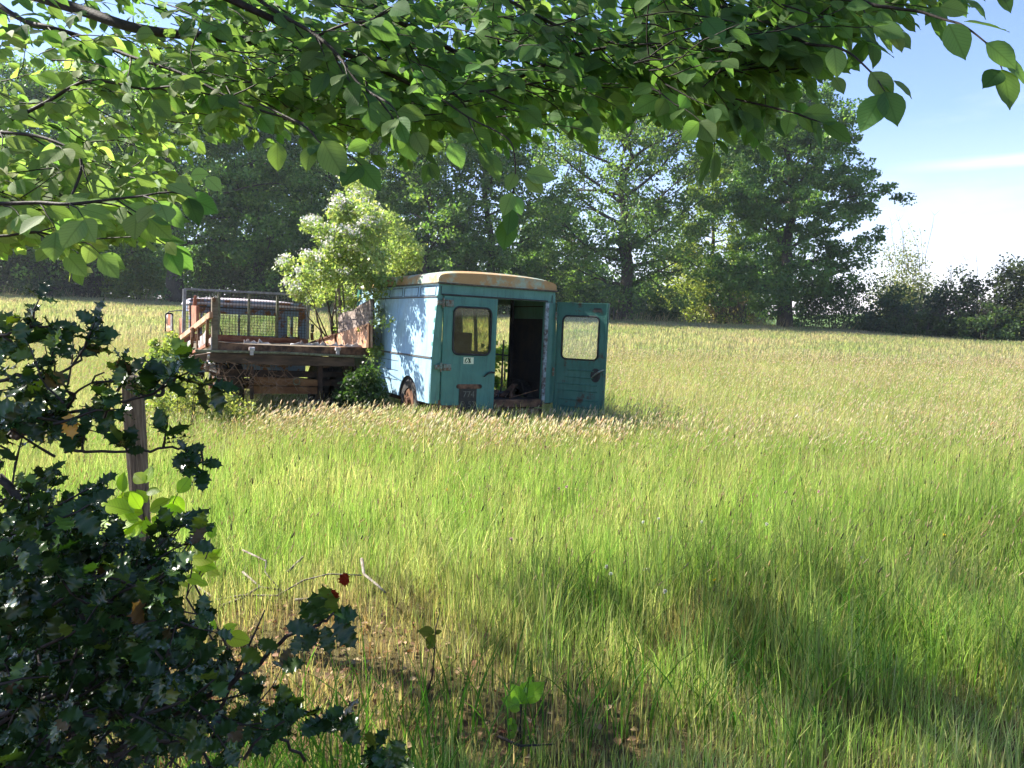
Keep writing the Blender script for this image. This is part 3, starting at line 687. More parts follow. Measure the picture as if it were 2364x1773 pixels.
# ---------------------------------------------------------------- the van
HD = 1.60                                # drip rail height above the body bottom
V_ = Fr((1014, 653), 10.2, (0.07, 0, HD), math.radians(28.7), math.radians(2.9))
van = empty('derelict_van', V_.o, 'abandoned teal panel van standing in the grass with one rear door swung open', 'van', rot=V_.rot)
W, LV = 1.94, 3.45; ZW = .61             # width, length, waist height;  z=0 is the bottom edge of the body side
def xl(z): return 0 if z <= ZW else .07 * ((z - ZW) / (HD - ZW)) ** 1.2
arch_c, arch_r = .82, .36
ground_van = -0.42
def side(mirror, openings, name, mat, thick=.012):
    X = (lambda x: W - x) if mirror else (lambda x: x)
    mb = MB()
    # lower strip with both wheel arches
    pts = [(0, 0)]
    for c in (arch_c, 2.72):
        for i in range(13):
            a = PI - PI*i/12; pts.append((c + arch_r*math.cos(a), .0 + .30*math.sin(a)*1.05))
    pts += [(LV, 0), (LV, ZW), (0, ZW)]
    if not mirror:
        mb.prism([(X(0), y, z) for y, z in pts], (X(thick) - X(0), 0, 0))
    else:
        low = [p for p in pts if p[0] <= 1.25 or (p[0] == 0)]; low = [p for p in pts[:14]] + [(1.27, 0), (1.27, ZW), (0, ZW)]
        mb.prism([(X(0), y, z) for y, z in low], (X(thick) - X(0), 0, 0))
        hi = [(2.0, 0)] + pts[14:27] + [(LV, 0), (LV, ZW), (2.0, ZW)]
        mb.prism([(X(0), y, z) for y, z in hi], (X(thick) - X(0), 0, 0))
    # upper part in bays between openings (y0,y1,z0,z1)
    ys = sorted({0, LV, *[o[0] for o in openings], *[o[1] for o in openings]})
    nz = 7; zz = [ZW + (HD - ZW)*i/nz for i in range(nz + 1)]
    def quad(y0, y1, z0, z1):
        mb.prism([(X(xl(z0)), y0, z0), (X(xl(z0)), y1, z0), (X(xl(z1)), y1, z1), (X(xl(z1)), y0, z1)], (X(thick) - X(0), 0, 0))
    for y0, y1 in zip(ys[:-1], ys[1:]):
        op = [o for o in openings if o[0] <= y0 + 1e-6 and o[1] >= y1 - 1e-6]
        if not op:
            for a, b in zip(zz[:-1], zz[1:]): quad(y0, y1, a, b)
        else:
            _, _, a0, b0 = op[0]
            if a0 > ZW: quad(y0, y1, ZW, a0)
            quad(y0, y1, b0, HD)
    return mb.build(name, mat, van)
side(False, [], 'side_panel', M['vansunlit'])
side(True, [(1.27, 2.0, ZW, 1.42), (2.12, 2.56, ZW + .02, 1.36), (2.68, 3.15, ZW + .02, 1.34)], 'side_panel', M['van'])
tr = MB()                                # waist moulding, drip rails, panel grooves
for xx in (-.012, W + .002): tr.box((xx, .0, ZW - .012), (xx + .012, LV, ZW + .012))
for z in (1.42,): tr.box((xl(z) - .012, 0, z - .008), (xl(z) - .001, LV - .6, z + .008))
tr.build('waist_moulding', simple('dirty_moulding', (.06,.09,.10), .6, (.12,.08,.06), 20), van)
gr = MB()
for y0, y1 in ((.08, .62), (.70, 1.24), (1.32, 1.86)):
    for (a, b) in (((y0, 1.44), (y1, 1.44)), ((y0, 1.56), (y1, 1.56)), ((y0, 1.44), (y0, 1.56)), ((y1, 1.44), (y1, 1.56))):
        gr.bar((xl(a[1]) - .002, a[0], a[1]), (xl(b[1]) - .002, b[0], b[1]), .007)
for y in (2.05,): gr.bar((-.002, y, .02), (-.002, y, ZW-.02), .008); gr.bar((-.002, y, ZW+.02), (xl(HD)-.002, y, HD-.02), .008)
for z in (.22, .36, .50): gr.bar((-.003, 1.25, z), (-.003, 2.0, z), .006)
gr.build('panel_grooves', simple('dark_groove_line', (.05,.06,.07), .8), van)  # thin dark bars traced along the panel grooves and seams
# roof: loft from drip to crown, rounded at both ends
rm = MB(); ns, nc = 16, 14; Hr = .20
ysr = [-.015, 0.0, .04, .10, .2, .5, 1.0, 1.5, 2.0, 2.5, 2.8, 3.1, 3.3, 3.4, 3.44]
def rfac(y):
    if y < .2: return .80 + .20*math.sin(PI/2*max(0, y)/.2)
    if y > 2.5: return math.cos((y-2.5)/.97*PI/2*.86)
    return 1
idx = []
for y in ysr:
    row = []
    for j in range(nc*2 + 1):
        u = -1 + j/nc; s = abs(u)
        xx = W/2 + (W/2 - .055) * math.copysign(1 - (1 - s)**1.0 if s < 1 else 1, u)
        xx = W/2 + math.copysign((W/2 - .055) * math.sin(PI/2 * s) ** .95, u)
        zz_ = HD + Hr * rfac(y) * (max(0, math.cos(PI/2 * s))) ** .36
        row.append(len(rm.v)); rm.v.append((xx, y, zz_ + .004))
    idx.append(row)
for a, b in zip(idx[:-1], idx[1:]):
    for i in range(len(a) - 1): rm.f.append((a[i], a[i+1], b[i+1], b[i]))
rm.f.append(tuple(idx[0])); 
roof = rm.build('roof', M['vanroof'], van, smooth=False)
for p in roof.data.polygons: p.use_smooth = len(p.vertices) == 4
dr = MB(); dr.box((.035, -.035, HD - .012), (W - .035, -.004, HD + .010)); dr.box((.03, -.004, HD - .010), (.052, LV - .2, HD + .008)); dr.box((W - .052, -.004, HD - .010), (W - .03, LV - .2, HD + .008))
dr.build('drip_rail', simple('rusty_gutter', (.10,.09,.06), .8, (.05,.04,.03), 20), van, bevel=.004)
# rear frame: corner pillars and header
x0d, xm, x1d, zt = .135, .935, 1.715, 1.44
fr_ = MB()
zs = [0, ZW] + [ZW + (HD - ZW)*i/6 for i in range(1, 7)]
for a, b in zip(zs[:-1], zs[1:]):
    fr_.prism([(xl(a), -.002, a), (x0d, -.002, a), (x0d, -.002, b), (xl(b), -.002, b)], (0, .05, 0))
    fr_.prism([(x1d, -.002, a), (W - xl(a), -.002, a), (W - xl(b), -.002, b), (x1d, -.002, b)], (0, .05, 0))
fr_.prism([(x0d, -.0025, zt), (x1d, -.0025, zt), (x1d, -.0025, HD), (x0d, -.0025, HD)], (0, .05, 0))
fr_.build('rear_frame', M['van'], van)
hg = MB(); hg.box((x0d - .02, -.03, zt + .005), (x1d + .02, -.004, zt + .022)); hg.bar((.10,-.008,1.56),(.10,-.008,1.45),.006); hg.bar((W-.12,-.008,1.54),(W-.12,-.008,1.44),.006); hg.bar((.10,-.008,1.45),(W-.1,-.008,1.445),.004)
hg.build('header_seal', M['black'], van)
sill = MB(); sill.box((x0d - .02, -.02, -.06), (x1d + .02, .10, .05)); sill.box((.10, -.05, -.16), (x1d, .02, -.08)); sill.box((.02,-.06,-.12),(.42,-.02,-.02)); sill.bar((.1,-.03,-.05),(.5,-.08,-.2),.05)
sill.build('rear_sill', M['rustdark'], van, bevel=.01)
# floor, inner ribs, lining, front bulkhead
MB().box((.02, .06, -.02), (W - .02, LV - .1, .03)).build('floor', M['inside'], van)
inr = MB(); 
inr.box((W-.05, .05, .03), (W-.03, 1.27, 1.50)); 
for z in (.25, .55, .85, 1.12, 1.38): inr.box((W - .075, .05, z), (W - .05, 1.25, z + .014))
for y in (.08, 1.21): inr.box((W - .10, y, .03), (W - .05, y + .06, 1.5))
inr.prism([(.03, .05, .64), (.05, .05, .64), (.095, .05, 1.5), (.075, .05, 1.5)], (0, 2.7, 0)); inr.box((.035, .05, .03), (.05, LV-.1, .60))
inr.box((.08, .05, 1.60), (W-.08, LV-.5, 1.62))
inr.build('lining', M['inside'], van)
fb = MB(); fb.box((.03, 3.38, 0), (W-.03, 3.43, .75)); 
for xx in (.03, W/2 - .04, W - .11): fb.box((xx, 3.36, .75), (xx + .08, 3.42, 1.40))
fb.box((.03, 3.30, 1.38), (W-.03, 3.42, HD)); fb.build('front_panel', M['van'], van)
MB().box((.11, 3.385, .752), (W-.11, 3.39, 1.378)).build('windscreen', M['glass'], van)
for xx in (.25, 1.1):
    s = empty('seat', (xx, 2.2, .03), None, None); s.parent = van
    for k in ('label','category'): 
        if k in s: del s[k]
    MB().box((0,0,.18), (.5,.48,.34)).build('seat_cushion', M['black'], s, bevel=.04); MB().prism([(0,-.02,.36),(.5,-.02,.36),(.46,-.12,.92),(.04,-.12,.92)], (0,-.09,0)).build('backrest', M['black'], s, bevel=.03)
MB().tube([V_.pt(1156, 905, 0, 1.15), V_.pt(1163, 785, 0, 1.1)], .012, 6).build('grab_rail', M['black'], van)
jn = MB(); rj = random.Random(5)
for k in range(14):
    a = Vector((rj.uniform(.9,1.5), rj.uniform(.15,1.4), .05)); jn.bar(a, a + Vector((rj.uniform(-.3,.3), rj.uniform(-.3,.3), rj.uniform(.02,.18))), rj.uniform(.02,.10), rj.uniform(.01,.06))
jn.build('debris_pile', M['rustdark'], van)
# left rear door, shut
ld = empty('rear_door', (0,0,0), None, None); ld.parent = van
for k in ('label','category'):
    if k in ld: del ld[k]
ld['label'] = 'closed left rear door with window, sticker and number plate'
zb = -.235; d = MB(); hx0, hx1, hz0, hz1 = .285, .845, .665, 1.30
holed(d, x0d + .006, xm, .0, zt - .004, hx0, hx1, hz0, hz1, .085, -.032, .028)
d.prism([(x0d + .006, -.032, .0), (xm, -.032, .0), (xm - .002, -.036, -.19), (.55, -.036, -.18), (.30, -.036, -.14), (.17, -.034, -.04)], (0, .028, 0))
d.build('door_skin', M['vandoor'], ld)
inn = rrect(hx0, hx1, hz0, hz1, .085, 6, -.034)
MB().tube([p for p in inn], .014, 6, closed=True).build('window_seal', M['black'], ld, smooth=True)
MB().tube([p + Vector((0, 0, 0)) for p in rrect(hx0 - .022, hx1 + .022, hz0 - .022, hz1 + .022, .10, 6, -.033)], .005, 5, closed=True).build('window_lip', M['van'], ld, smooth=True)
MB().prism(rrect(hx0, hx1, hz0, hz1, .085, 6, -.02), (0, .004, 0)).build('window_pane', M['glassd'], ld)
for z in (1.34, .49):
    h_ = MB(); h_.box((x0d + .02, -.05, z - .045), (x0d + .135, -.033, z + .045)); h_.tube([(x0d - .01, -.045, z - .06), (x0d - .01, -.045, z + .06)], .018, 8); h_.box((x0d - .09, -.04, z - .03), (x0d - .015, -.003, z + .03))
    h_.build('hinge', M['hinge'], ld, bevel=.004)
MB().tube([(xm - .01, -.045, .425), (xm - .07, -.075, .435), (xm - .12, -.07, .42), (xm - .18, -.065, .37)], [.012, .014, .012, .008], 6).build('handle', M['black'], ld, smooth=True)
rc = MB(); rc.prism(rrect(.36, .74, .205, .265, .03, 4, -.046), (0, .014, 0)); rc.build('plate_light_hood', M['rustdark'], ld, bevel=.006)
pl = MB().box((.405, -.041, -.09), (.665, -.035, .205)).build('number_plate', M['plate'], ld)
def text(body, size, loc, mat, parent, name, rot=(PI/2, 0, 0), sx=1):
    cu = bpy.data.curves.new(name, 'FONT'); cu.body = body; cu.size = size; cu.extrude = .0008; cu.align_x = 'CENTER'; cu.offset = -.0006
    t = bpy.data.objects.new(name + '_curve', cu); col.objects.link(t); dg = bpy.context.evaluated_depsgraph_get()
    me = bpy.data.meshes.new_from_object(t.evaluated_get(dg)); bpy.data.objects.remove(t)
    o = bpy.data.objects.new(name, me); me.materials.clear(); me.materials.append(mat); col.objects.link(o); o.parent = parent; o.location = loc; o.rotation_euler = rot; o.scale = (sx, 1, 1); return o
text('774', .125, (.545, -.043, .085), M['digit'], pl, 'plate_digits', sx=.95)
text('F  53', .115, (.535, -.043, -.045), M['digit'], pl, 'plate_digits', sx=.95)
stk = MB().box((.452, -.036, .540), (.602, -.0335, .630)).build('sticker', M['sticker'], ld)
ik = MB()                                # the green emblem: a fan of leafy strokes
def blade2(pts): ik.prism([(x, -.0372, z + .135) for x, z in pts], (0, .0008, 0))
blade2([(.468,.415),(.470,.455),(.488,.482),(.512,.486),(.500,.470),(.486,.450),(.482,.425)])
blade2([(.478,.412),(.505,.440),(.522,.452),(.515,.435),(.495,.414)])
blade2([(.512,.484),(.530,.488),(.540,.470),(.548,.486),(.555,.484),(.553,.450),(.566,.418),(.548,.424),(.540,.412),(.532,.440),(.522,.462)])
blade2([(.515,.412),(.525,.432),(.534,.440),(.530,.418)])
ik.build('emblem', M['ink'], stk)
# right rear door, swung wide open, its inner face towards us
hp = Vector((W - .05, -.045, 0))
rd = empty('rear_door', hp, None, None); rd.parent = van
for k in ('label','category'):
    if k in rd: del rd[k]
rd['label'] = 'open right rear door with pitted inner face'
rd.rotation_euler = (0, 0, math.radians(-55))
DW = .77; d = MB(); holed(d, 0, DW, .02, zt + .01, .10, DW - .125, .65, 1.26, .07, 0, .035)
d.prism([(0, 0, .02), (DW, 0, .02), (DW - .0, 0, -.05), (DW-.035, 0, -.14), (.02, 0, -.20)], (0, .035, 0))
d.build('door_skin', M['vandoorin'], rd)
ib = MB()
for z, a, b in ((.50, .20, .60), (.40, .18, .60), (.30, .06, .66), (.21, .06, .66), (.08, .10, .68), (-.02, .10, .66)): ib.tube([(a, -.004, z), (b, -.004, z - .004)], .010, 6)
ib.bar((.015,-.008,-.18),(.015,-.008,zt+.0),.02,.012); ib.bar((DW-.015,-.008,-.10),(DW-.015,-.008,zt+.0),.022,.014); ib.bar((.0,-.008,zt+.002),(DW,-.008,zt+.002),.016,.014)
ib.build('pressed_ribs', M['vandoorin'], rd, smooth=False)
MB().tube(rrect(.10, DW - .125, .65, 1.26, .07, 6, -.002), .013, 6, closed=True).build('window_seal', M['black'], rd, smooth=True)
MB().prism(rrect(.10, DW - .125, .65, 1.26, .07, 6, .012), (0, .004, 0)).build('window_pane', M['glass'], rd)
lt = MB(); lt.prism([(DW-.14 + .075*math.cos(a), -.006, .44 + .10*math.sin(a)) for a in [2*PI*i/14 for i in range(14)]], (0, .005, 0)); lt.build('latch_hole', M['black'], rd)
MB().tube([(DW-.19,-.02,.40),(DW-.13,-.03,.46),(DW-.07,-.03,.50),(DW-.01,-.012,.53)], [.010,.012,.016,.012], 6).build('handle', M['hinge'], rd, smooth=True)
MB().prism(rrect(DW-.22, DW-.09, zt-.12, zt-.06, .028, 4, -.006), (0,.004,0)).build('oval_hole', M['black'], rd)
jj = MB().bar((x1d + .012, -.03, -.02), (x1d + .012, -.03, zt - .01), .035, .05).build('door_jamb', simple('pale_jamb', (.30,.38,.42), .6, (.08,.06,.05), 12), van)
for z in (1.25, .45): MB().tube([(W - .06, -.045, z - .06), (W - .06, -.045, z + .06)], .02, 8).build('hinge', M['hinge'], van)
# wheels
def wheel(parent, c, r, wd, side=-1, name='wheel'):
    e = empty(name, c, None, None); e.parent = parent
    for k in ('label','category'):
        if k in e: del e[k]
    prof = [(-wd/2, r*.62), (-wd/2, r*.92), (-wd*.38, r), (wd*.38, r), (wd/2, r*.92), (wd/2, r*.62)]
    mb = MB(); n_ = 24
    for k in range(n_):
        a = 2*PI*k/n_
        for (x_, rr) in prof: mb.v.append((x_, rr*math.cos(a), rr*math.sin(a)))
    for k in range(n_):
        for j in range(6):
            a0 = k*6 + j; a1 = k*6 + (j+1) % 6; b0 = ((k+1) % n_)*6 + j; b1 = ((k+1) % n_)*6 + (j+1) % 6
            mb.f.append((a0, a1, b1, b0))
    mb.build('tyre', M['tyre'], e, smooth=False)
    rb = MB(); xo = side*wd*.30
    rb.tube([(xo, 0, 0), (xo + side*.03, 0, 0)], [r*.62, r*.55], 20); rb.tube([(xo + side*.03, 0, 0), (xo + side*.075, 0, 0)], [r*.25, r*.2], 12)
    rb.build('rim', M['rust'], e); return e
for yy in (arch_c, 2.72):
    wheel(van, (.10, yy, -.06), .33, .17, -1); wheel(van, (W - .10, yy, -.06), .33, .17, 1)
MB().box((.3, .2, -.14), (1.5, 3.3, -.05)).build('chassis', M['rustdark'], van)

# ---------------------------------------------------------------- the flatbed truck
TW, TL = 2.22, 3.07
T_ = Fr((497, 806), 10.9, (0.03, 0, 0), math.radians(29.4), math.radians(2.6))
trk = empty('flatbed_truck', T_.o, 'rusting dropside flatbed truck with a mesh headboard, seen from behind', 'truck', rot=T_.rot)
def P(px, py, ax=1, val=0.0): return T_.pt(px, py, ax, val)
def S1(x, y): return (360 + x*.24412, 600 + y*.24412)      # photo crop helper
def Q(cx, cy_, ax=1, val=0.0): return P(*S1(cx, cy_), ax, val)
# rear edge pieces at local y = 0
rb = MB(); a = Q(530, 770); b = Q(2065, 826); c = Q(2065, 905); e = Q(530, 852)
rb.prism([a, Q(900, 800), Q(1500, 822), b, c, e], (0, .06, 0)); rb.build('tail_beam', M['rustdark'], trk, bevel=.006)
rl = MB().bar(Q(370, 858, 1, -.05), Q(1240, 880, 1, -.05), .045, .035); rl.bar(Q(1240, 882, 1, -.05), Q(2090, 922, 1, -.05), .04, .035)
rl.build('tail_rail', M['lichen'], trk, bevel=.006)
for cx in (905, 1718):
    h_ = MB(); p = Q(cx, 845, 1, -.075); h_.box((p.x-.025, p.y-.03, p.z-.085), (p.x+.025, p.y, p.z+.02)); h_.tube([(p.x-.04,p.y-.01,p.z+.005),(p.x+.04,p.y-.01,p.z+.005)], .03, 8); h_.build('latch_hook', M['rag'], trk, bevel=.004)
lb = MB().prism([Q(505, 880), Q(1880, 925), Q(1880, 1010), Q(1240, 1000), Q(870, 985), Q(330, 960), Q(340, 905)], (0, .08, 0)); lb.build('rear_crossmember', M['under2'], trk, bevel=.008)
fl = MB().box((0, .06, -.07), (TW, TL, -.01)); 
for k in range(12): fl.box((.02 + k*.2, .065, -.008), (.2 + k*.2, TL - .02, .012 + .006*(k % 3)))
fl.build('bed_floor', M['oldwood'], trk)
lip = MB(); rr = random.Random(8); x_ = .3
while x_ < TW - .05:
    w_ = rr.uniform(.05, .2); z_ = Q(600 + 1450*(x_/TW), 775 + 50*(x_/TW)).z + .005
    if x_ > 1.0 or rr.random() < .5:
        lip.prism([(x_, .02, z_-.01), (x_+w_, .02, z_-.01), (x_+w_*.8, .05, z_+rr.uniform(.01,.05)), (x_+w_*.4, .03, z_+rr.uniform(.0,.03)), (x_+w_*.15, .06, z_+rr.uniform(.01,.06))], (0, .012, 0))
    x_ += w_*.8
build_split(lip, 'splinter', M['rag'], trk)
# posts
def post(name, x0, x1, y0, y1, ax, val, mat, dep=.09, dirn=(0,1,0)):
    a, b, c, d_ = Q(x0, y1, ax, val), Q(x1, y1, ax, val), Q(x1, y0, ax, val), Q(x0, y0, ax, val)
    return MB().prism([a, b, c, d_], Vector(dirn)*dep).build(name, M[mat], trk, bevel=.006)
post('corner_post', 530, 588, 355, 850, 1, -.005, 'oldwood')
post('corner_post', 2026, 2070, 372, 905, 1, -.005, 'oldwood')
MB().tube([Q(2040,450,1,-.03), Q(2055,470,1,-.03), Q(2030,480,1,-.03)], .02, 6).build('post_shackle', M['rust'], trk)
MB().tube([Q(540,360,1,-.03), Q(555,372,1,-.03), Q(548,395,1,-.03)], .022, 6).build('post_shackle', M['rust'], trk)
# left dropside, slumped, on the plane x = -0.06
ls = empty('side_board', (0,0,0), None, None); ls.parent = trk
for k in ('label','category'):
    if k in ls: del ls[k]
ls['label'] = 'slumped left side board with torn panels'
XL = -.06
MB().bar(Q(205, 765, 0, XL), Q(522, 520, 0, XL), .05, .085).build('top_rail', M['rustor'], ls, bevel=.006)
MB().bar(Q(245, 925, 0, XL), Q(500, 800, 0, XL), .03, .04).build('bottom_rail', M['rustred'], ls)
g_ = MB()
for x_, y0, y1, wd in ((250, 770, 900, .03), (345, 640, 990, .045), (400, 640, 760, .03), (490, 560, 820, .04), (225, 780, 880, .02), (385, 700, 860, .02), (330, 820, 900, .025)):
    g_.bar(Q(x_, y0, 0, XL-.02), Q(x_ + (6 if y1 - y0 < 200 else -10), y1, 0, XL-.02), wd)
build_split(g_, 'upright', M['rust'], ls)
tp_ = MB()
for pts in ([(262,800),(320,760),(335,800),(318,870),(285,905),(255,890)], [(400,740),(450,700),(478,650),(495,640),(490,740),(455,800),(405,830)],
            [(470,780),(520,730),(522,850),(500,940),(485,900)], [(212,790),(232,800),(230,900),(208,900)], [(300,660),(330,650),(330,690),(296,700)]):
    tp_.prism([Q(x_, y_, 0, XL + .03) for x_, y_ in pts], (.012, 0, 0))
build_split(tp_, 'torn_panel', M['rag'], ls)
hs_ = MB()
for a_ in ([(470,900),(475,960),(462,1010)], [(500,900),(490,950),(512,985)], [(460,1020),(480,1000),(476,1040)]): hs_.tube([Q(x_, y_, 0, XL-.02) for x_, y_ in a_], .016, 5)
build_split(hs_, 'hanging_strap', M['rag'], ls)
MB().tube([Q(335,655,0,XL-.05), Q(350,650,0,XL-.05), Q(352,735,0,XL-.05)], .025, 6).build('clamp', M['rust'], ls)
# inner stakes at the front left
MB().prism([Q(335,690,0,.0), Q(380,640,0,.0), Q(380,435,0,.0), Q(335,430,0,.0)], (.05,0,0)).build('side_stake', M['rustred'], trk)
MB().prism([Q(218,740,0,-.02), Q(245,720,0,-.02), Q(245,555,0,-.02), Q(218,548,0,-.02)], (.05,0,0)).build('side_stake', M['rustred'], trk)
MB().tube([Q(372,340,0,.03), Q(370,400,0,.03), Q(365,450,0,.03)], [.02,.035,.03], 6).build('stake_hook', M['rustred'], trk)
# right dropside on the plane x = TW
rs = empty('side_board', (0,0,0), None, None); rs.parent = trk
for k in ('label','category'):
    if k in rs: del rs[k]
rs['label'] = 'rust orange right side board standing up, its upper plank flaking'
XR = TW - .03
MB().prism([Q(2030,830,0,XR), Q(2030,590,0,XR), Q(1700,700,0,XR), Q(1560,752,0,XR), Q(1440,795,0,XR), Q(1440,830,0,XR)], (.03,0,0)).build('steel_panel', M['rustor'], rs)
MB().prism([Q(2030,600,0,XR), Q(2030,378,0,XR), Q(1990,392,0,XR), Q(1905,440,0,XR), Q(1868,480,0,XR), Q(1800,492,0,XR), Q(1726,512,0,XR), Q(1722,690,0,XR), Q(1715,700,0,XR)], (.035,0,0)).build('flaking_plank', M['flaky'], rs)
MB().bar(Q(1440,790,0,XR-.02), Q(1702,700,0,XR-.02), .02, .03).build('edge_rail', M['rust'], rs)
cr = MB(); cr.prism([Q(1985,830,0,XR-.03), Q(2010,830,0,XR-.03), Q(2010,600,0,XR-.03), Q(1960,640,0,XR-.03), Q(2000,670,0,XR-.03)], (.02,0,0)); cr.bar(Q(1690,700,0,XR-.02), Q(1700,800,0,XR-.02), .03); cr.tube([Q(1555,710,0,XR-.05), Q(1545,800,0,XR-.05)], .012, 5)
build_split(cr, 'stiffener', M['rust'], rs)
# headboard with wire mesh at y = TL
HB = TL
hbd = empty('headboard', (0,0,0), None, None); hbd.parent = trk
for k in ('label','category'):
    if k in hbd: del hbd[k]
tl, tr_, bl, br = Q(272, 275, 1, HB), Q(1440, 335, 1, HB), Q(262, 690, 1, HB), Q(1432, 750, 1, HB)
def hb(u, v, off=0):     # bilinear on the headboard plane
    t = tl.lerp(tr_, u); b_ = bl.lerp(br, u); p = b_.lerp(t, v); return Vector((p.x, p.y + off, p.z))
fm = MB(); fm.bar(hb(0,0), hb(0,1), .055); fm.bar(hb(0,1), hb(1,1), .036); fm.bar(hb(1,0), hb(1,1), .055)
fm.build('frame', M['galv'], hbd, bevel=.004)
fu = MB()
for u, wd in ((.262, .09), (.502, .05), (.735, .05)): fu.bar(hb(u, 0, -.03), hb(u, .97, -.03), wd, .04)
build_split(fu, 'upright', M['lichen'], hbd)
wm = MB(); ncol, nrow = 40, 16
for i in range(1, ncol): wm.bar(hb(i/ncol, 0, .012), hb(i/ncol, 1, .012), .0062)
for j in range(1, nrow): wm.bar(hb(0, j/nrow, .018), hb(1, j/nrow, .018), .0062)
wm.build('wire_mesh', simple('mesh_wire', (.07,.065,.06), .8), hbd)
bm_ = MB(); bm_.prism([Q(520, 702, 1, HB-.05), Q(1440, 752, 1, HB-.05), Q(1440, 775, 1, HB-.05), Q(520, 730, 1, HB-.05)], (0,.05,0))
bm_.prism([Q(240, 690, 1, HB-.02), Q(1440, 760, 1, HB-.02), Q(1440, 850, 1, HB-.02), Q(240, 800, 1, HB-.02)], (0,.03,0)); bm_.bar(Q(560,745,1,HB-.05), Q(1110,770,1,HB-.05), .03)
bm_.build('lower_beam', M['rustred'], hbd)
# cab ahead of the headboard
cb = empty('cab', (0,0,0), None, None); cb.parent = trk
for k in ('label','category'):
    if k in cb: del cb[k]
Y0 = HB + .18; Y1 = Y0 + 1.15
def C(cx, cy_): return Q(cx, cy_, 1, Y0)
zc_top = C(870, 440).z; zroof = C(870, 385).z; cxl = C(318, 500).x; cxr = C(1425, 500).x; zsill = C(870, 705).z - .02; zbot = -.55
wl, wr = C(428, 500).x, C(585, 500).x
b_ = MB()
zwt = C(870, 520).z
z2 = zwt - .0
b_.box((cxl + .02, Y0, zwt), (cxr - .02, Y0 + .03, zc_top + .10))
b_.box((cxl, Y0, zbot), (cxr, Y0 + .03, zsill))
x1_, x2_, x3_, x4_ = C(1155,600).x, C(1240,600).x, C(1345,600).x, C(340,600).x
b_.box((x1_, Y0, zsill), (x2_, Y0+.03, zwt)); b_.box((x3_, Y0, zsill), (cxr, Y0+.03, zwt)); b_.box((cxl, Y0, zsill), (x4_, Y0+.03, zwt)); b_.box((C(420,600).x, Y0, zsill), (C(440,600).x, Y0+.03, zwt))
b_.build('rear_wall', M['cab'], cb)
sdn = MB()
for x_ in (cxl, cxr - .04):
    sdn.box((x_, Y0+.03, zbot), (x_+.04, Y1, zsill-.02)); sdn.box((x_, Y0+.03, zwt+.02), (x_+.04, Y1-.15, zc_top+.08)); sdn.box((x_, Y0+.03, zsill-.02), (x_+.04, Y0+.12, zwt+.02)); sdn.box((x_, Y1-.12, zsill-.02), (x_+.04, Y1, zwt+.04))
build_split(sdn, 'door_frame', M['cab'], cb)
ft = MB(); ft.box((cxl+.04, Y1-.03, zbot), (cxr-.04, Y1+.02, zsill-.06)); ft.box((cxl+.04, Y1-.10, zwt+.05), (cxr-.04, Y1-.05, zc_top+.05)); ft.box(((cxl+cxr)/2-.02, Y1-.05, zsill-.06), ((cxl+cxr)/2+.02, Y1-.01, zwt+.05))
ft.build('front_wall', M['cab'], cb)
MB().box((cxl+.05, Y1-.045, zsill-.05), (cxr-.05, Y1-.04, zwt+.05)).build('windscreen', M['glass'], cb)
MB().box((C(440,600).x+.005, Y0+.012, zsill), (x1_-.005, Y0+.016, zwt)).build('rear_window', M['glass'], cb)
# cab roof: rounded loft
rf = MB(); rows = []
for yy, f_ in ((Y0-.02,.30),(Y0+.06,.52),(Y0+.18,.78),(Y0+.4,1.0),(Y0+.7,1.08),(Y1-.25,1),(Y1-.08,.7),(Y1,.2)):
    row = []
    for j in range(17):
        u = -1 + j/8; xx = (cxl+cxr)/2 + math.copysign(((cxr-cxl)/2+.02)*math.sin(PI/2*abs(u))**.9, u)
        zz_ = zc_top + (zroof - zc_top + .035) * f_ * max(0, math.cos(PI/2*abs(u)))**.45
        row.append(len(rf.v)); rf.v.append((xx, yy, zz_))
    rows.append(row)
for a_, b2 in zip(rows[:-1], rows[1:]):
    for i in range(16): rf.f.append((a_[i], a_[i+1], b2[i+1], b2[i]))
rf.f.append(tuple(rows[0])); rf.build('roof', M['cabroof'], cb, smooth=False)
lipb = MB().box((cxl+.1, Y0-.025, C(870,462).z-.012), (cxr-.1, Y0-.002, C(870,462).z+.012)).build('rear_lip', M['black'], cb)
MB().prism(rrect(x2_+.0, x3_, zsill, zwt-.0, .05, 4, Y0-.004), (0,.003,0)).build('quarter_window', M['glass'], cb)
# cab seat backs seen through the mesh, steering wheel
MB().tube([((cxl+.45)+.2*math.cos(a), Y1-.45+.05*math.sin(a), zsill+.02+.19*math.sin(a)) for a in [2*PI*i/16 for i in range(16)]], .014, 5, closed=True).build('steering_wheel', M['black'], cb)
# mirrors
def mirror(cx0, cx1, cy0, cy1, arm, lab):
    e = empty('wing_mirror', (0,0,0), None, None); e.parent = trk
    for k in ('label','category'):
        if k in e: del e[k]
    e['label'] = lab; Ym = Y1 - .35
    a_, b2 = Q(cx0, cy1, 1, Ym), Q(cx1, cy0, 1, Ym)
    MB().prism(rrect(a_.x, b2.x, a_.z, b2.z, .045, 4, Ym), (0,.04,0)).build('housing', M['black'], e, bevel=.006)
    MB().prism(rrect(a_.x+.02, b2.x-.02, a_.z+.03, b2.z-.03, .035, 4, Ym-.004), (0,.003,0)).build('mirror_face', M['mirror'], e)
    MB().tube([Q(*p, 1, Ym+.03) for p in arm], .012, 6).build('arm', M['galv'], e)
mirror(85, 165, 500, 708, [(262,478),(200,480),(130,488),(95,510),(92,600),(90,700),(130,735),(195,775),(260,800)], 'left wing mirror on a bent tube arm')
mirror(1468, 1498, 612, 680, [(1430,600),(1480,610),(1478,760)], 'small right wing mirror seen edge on')
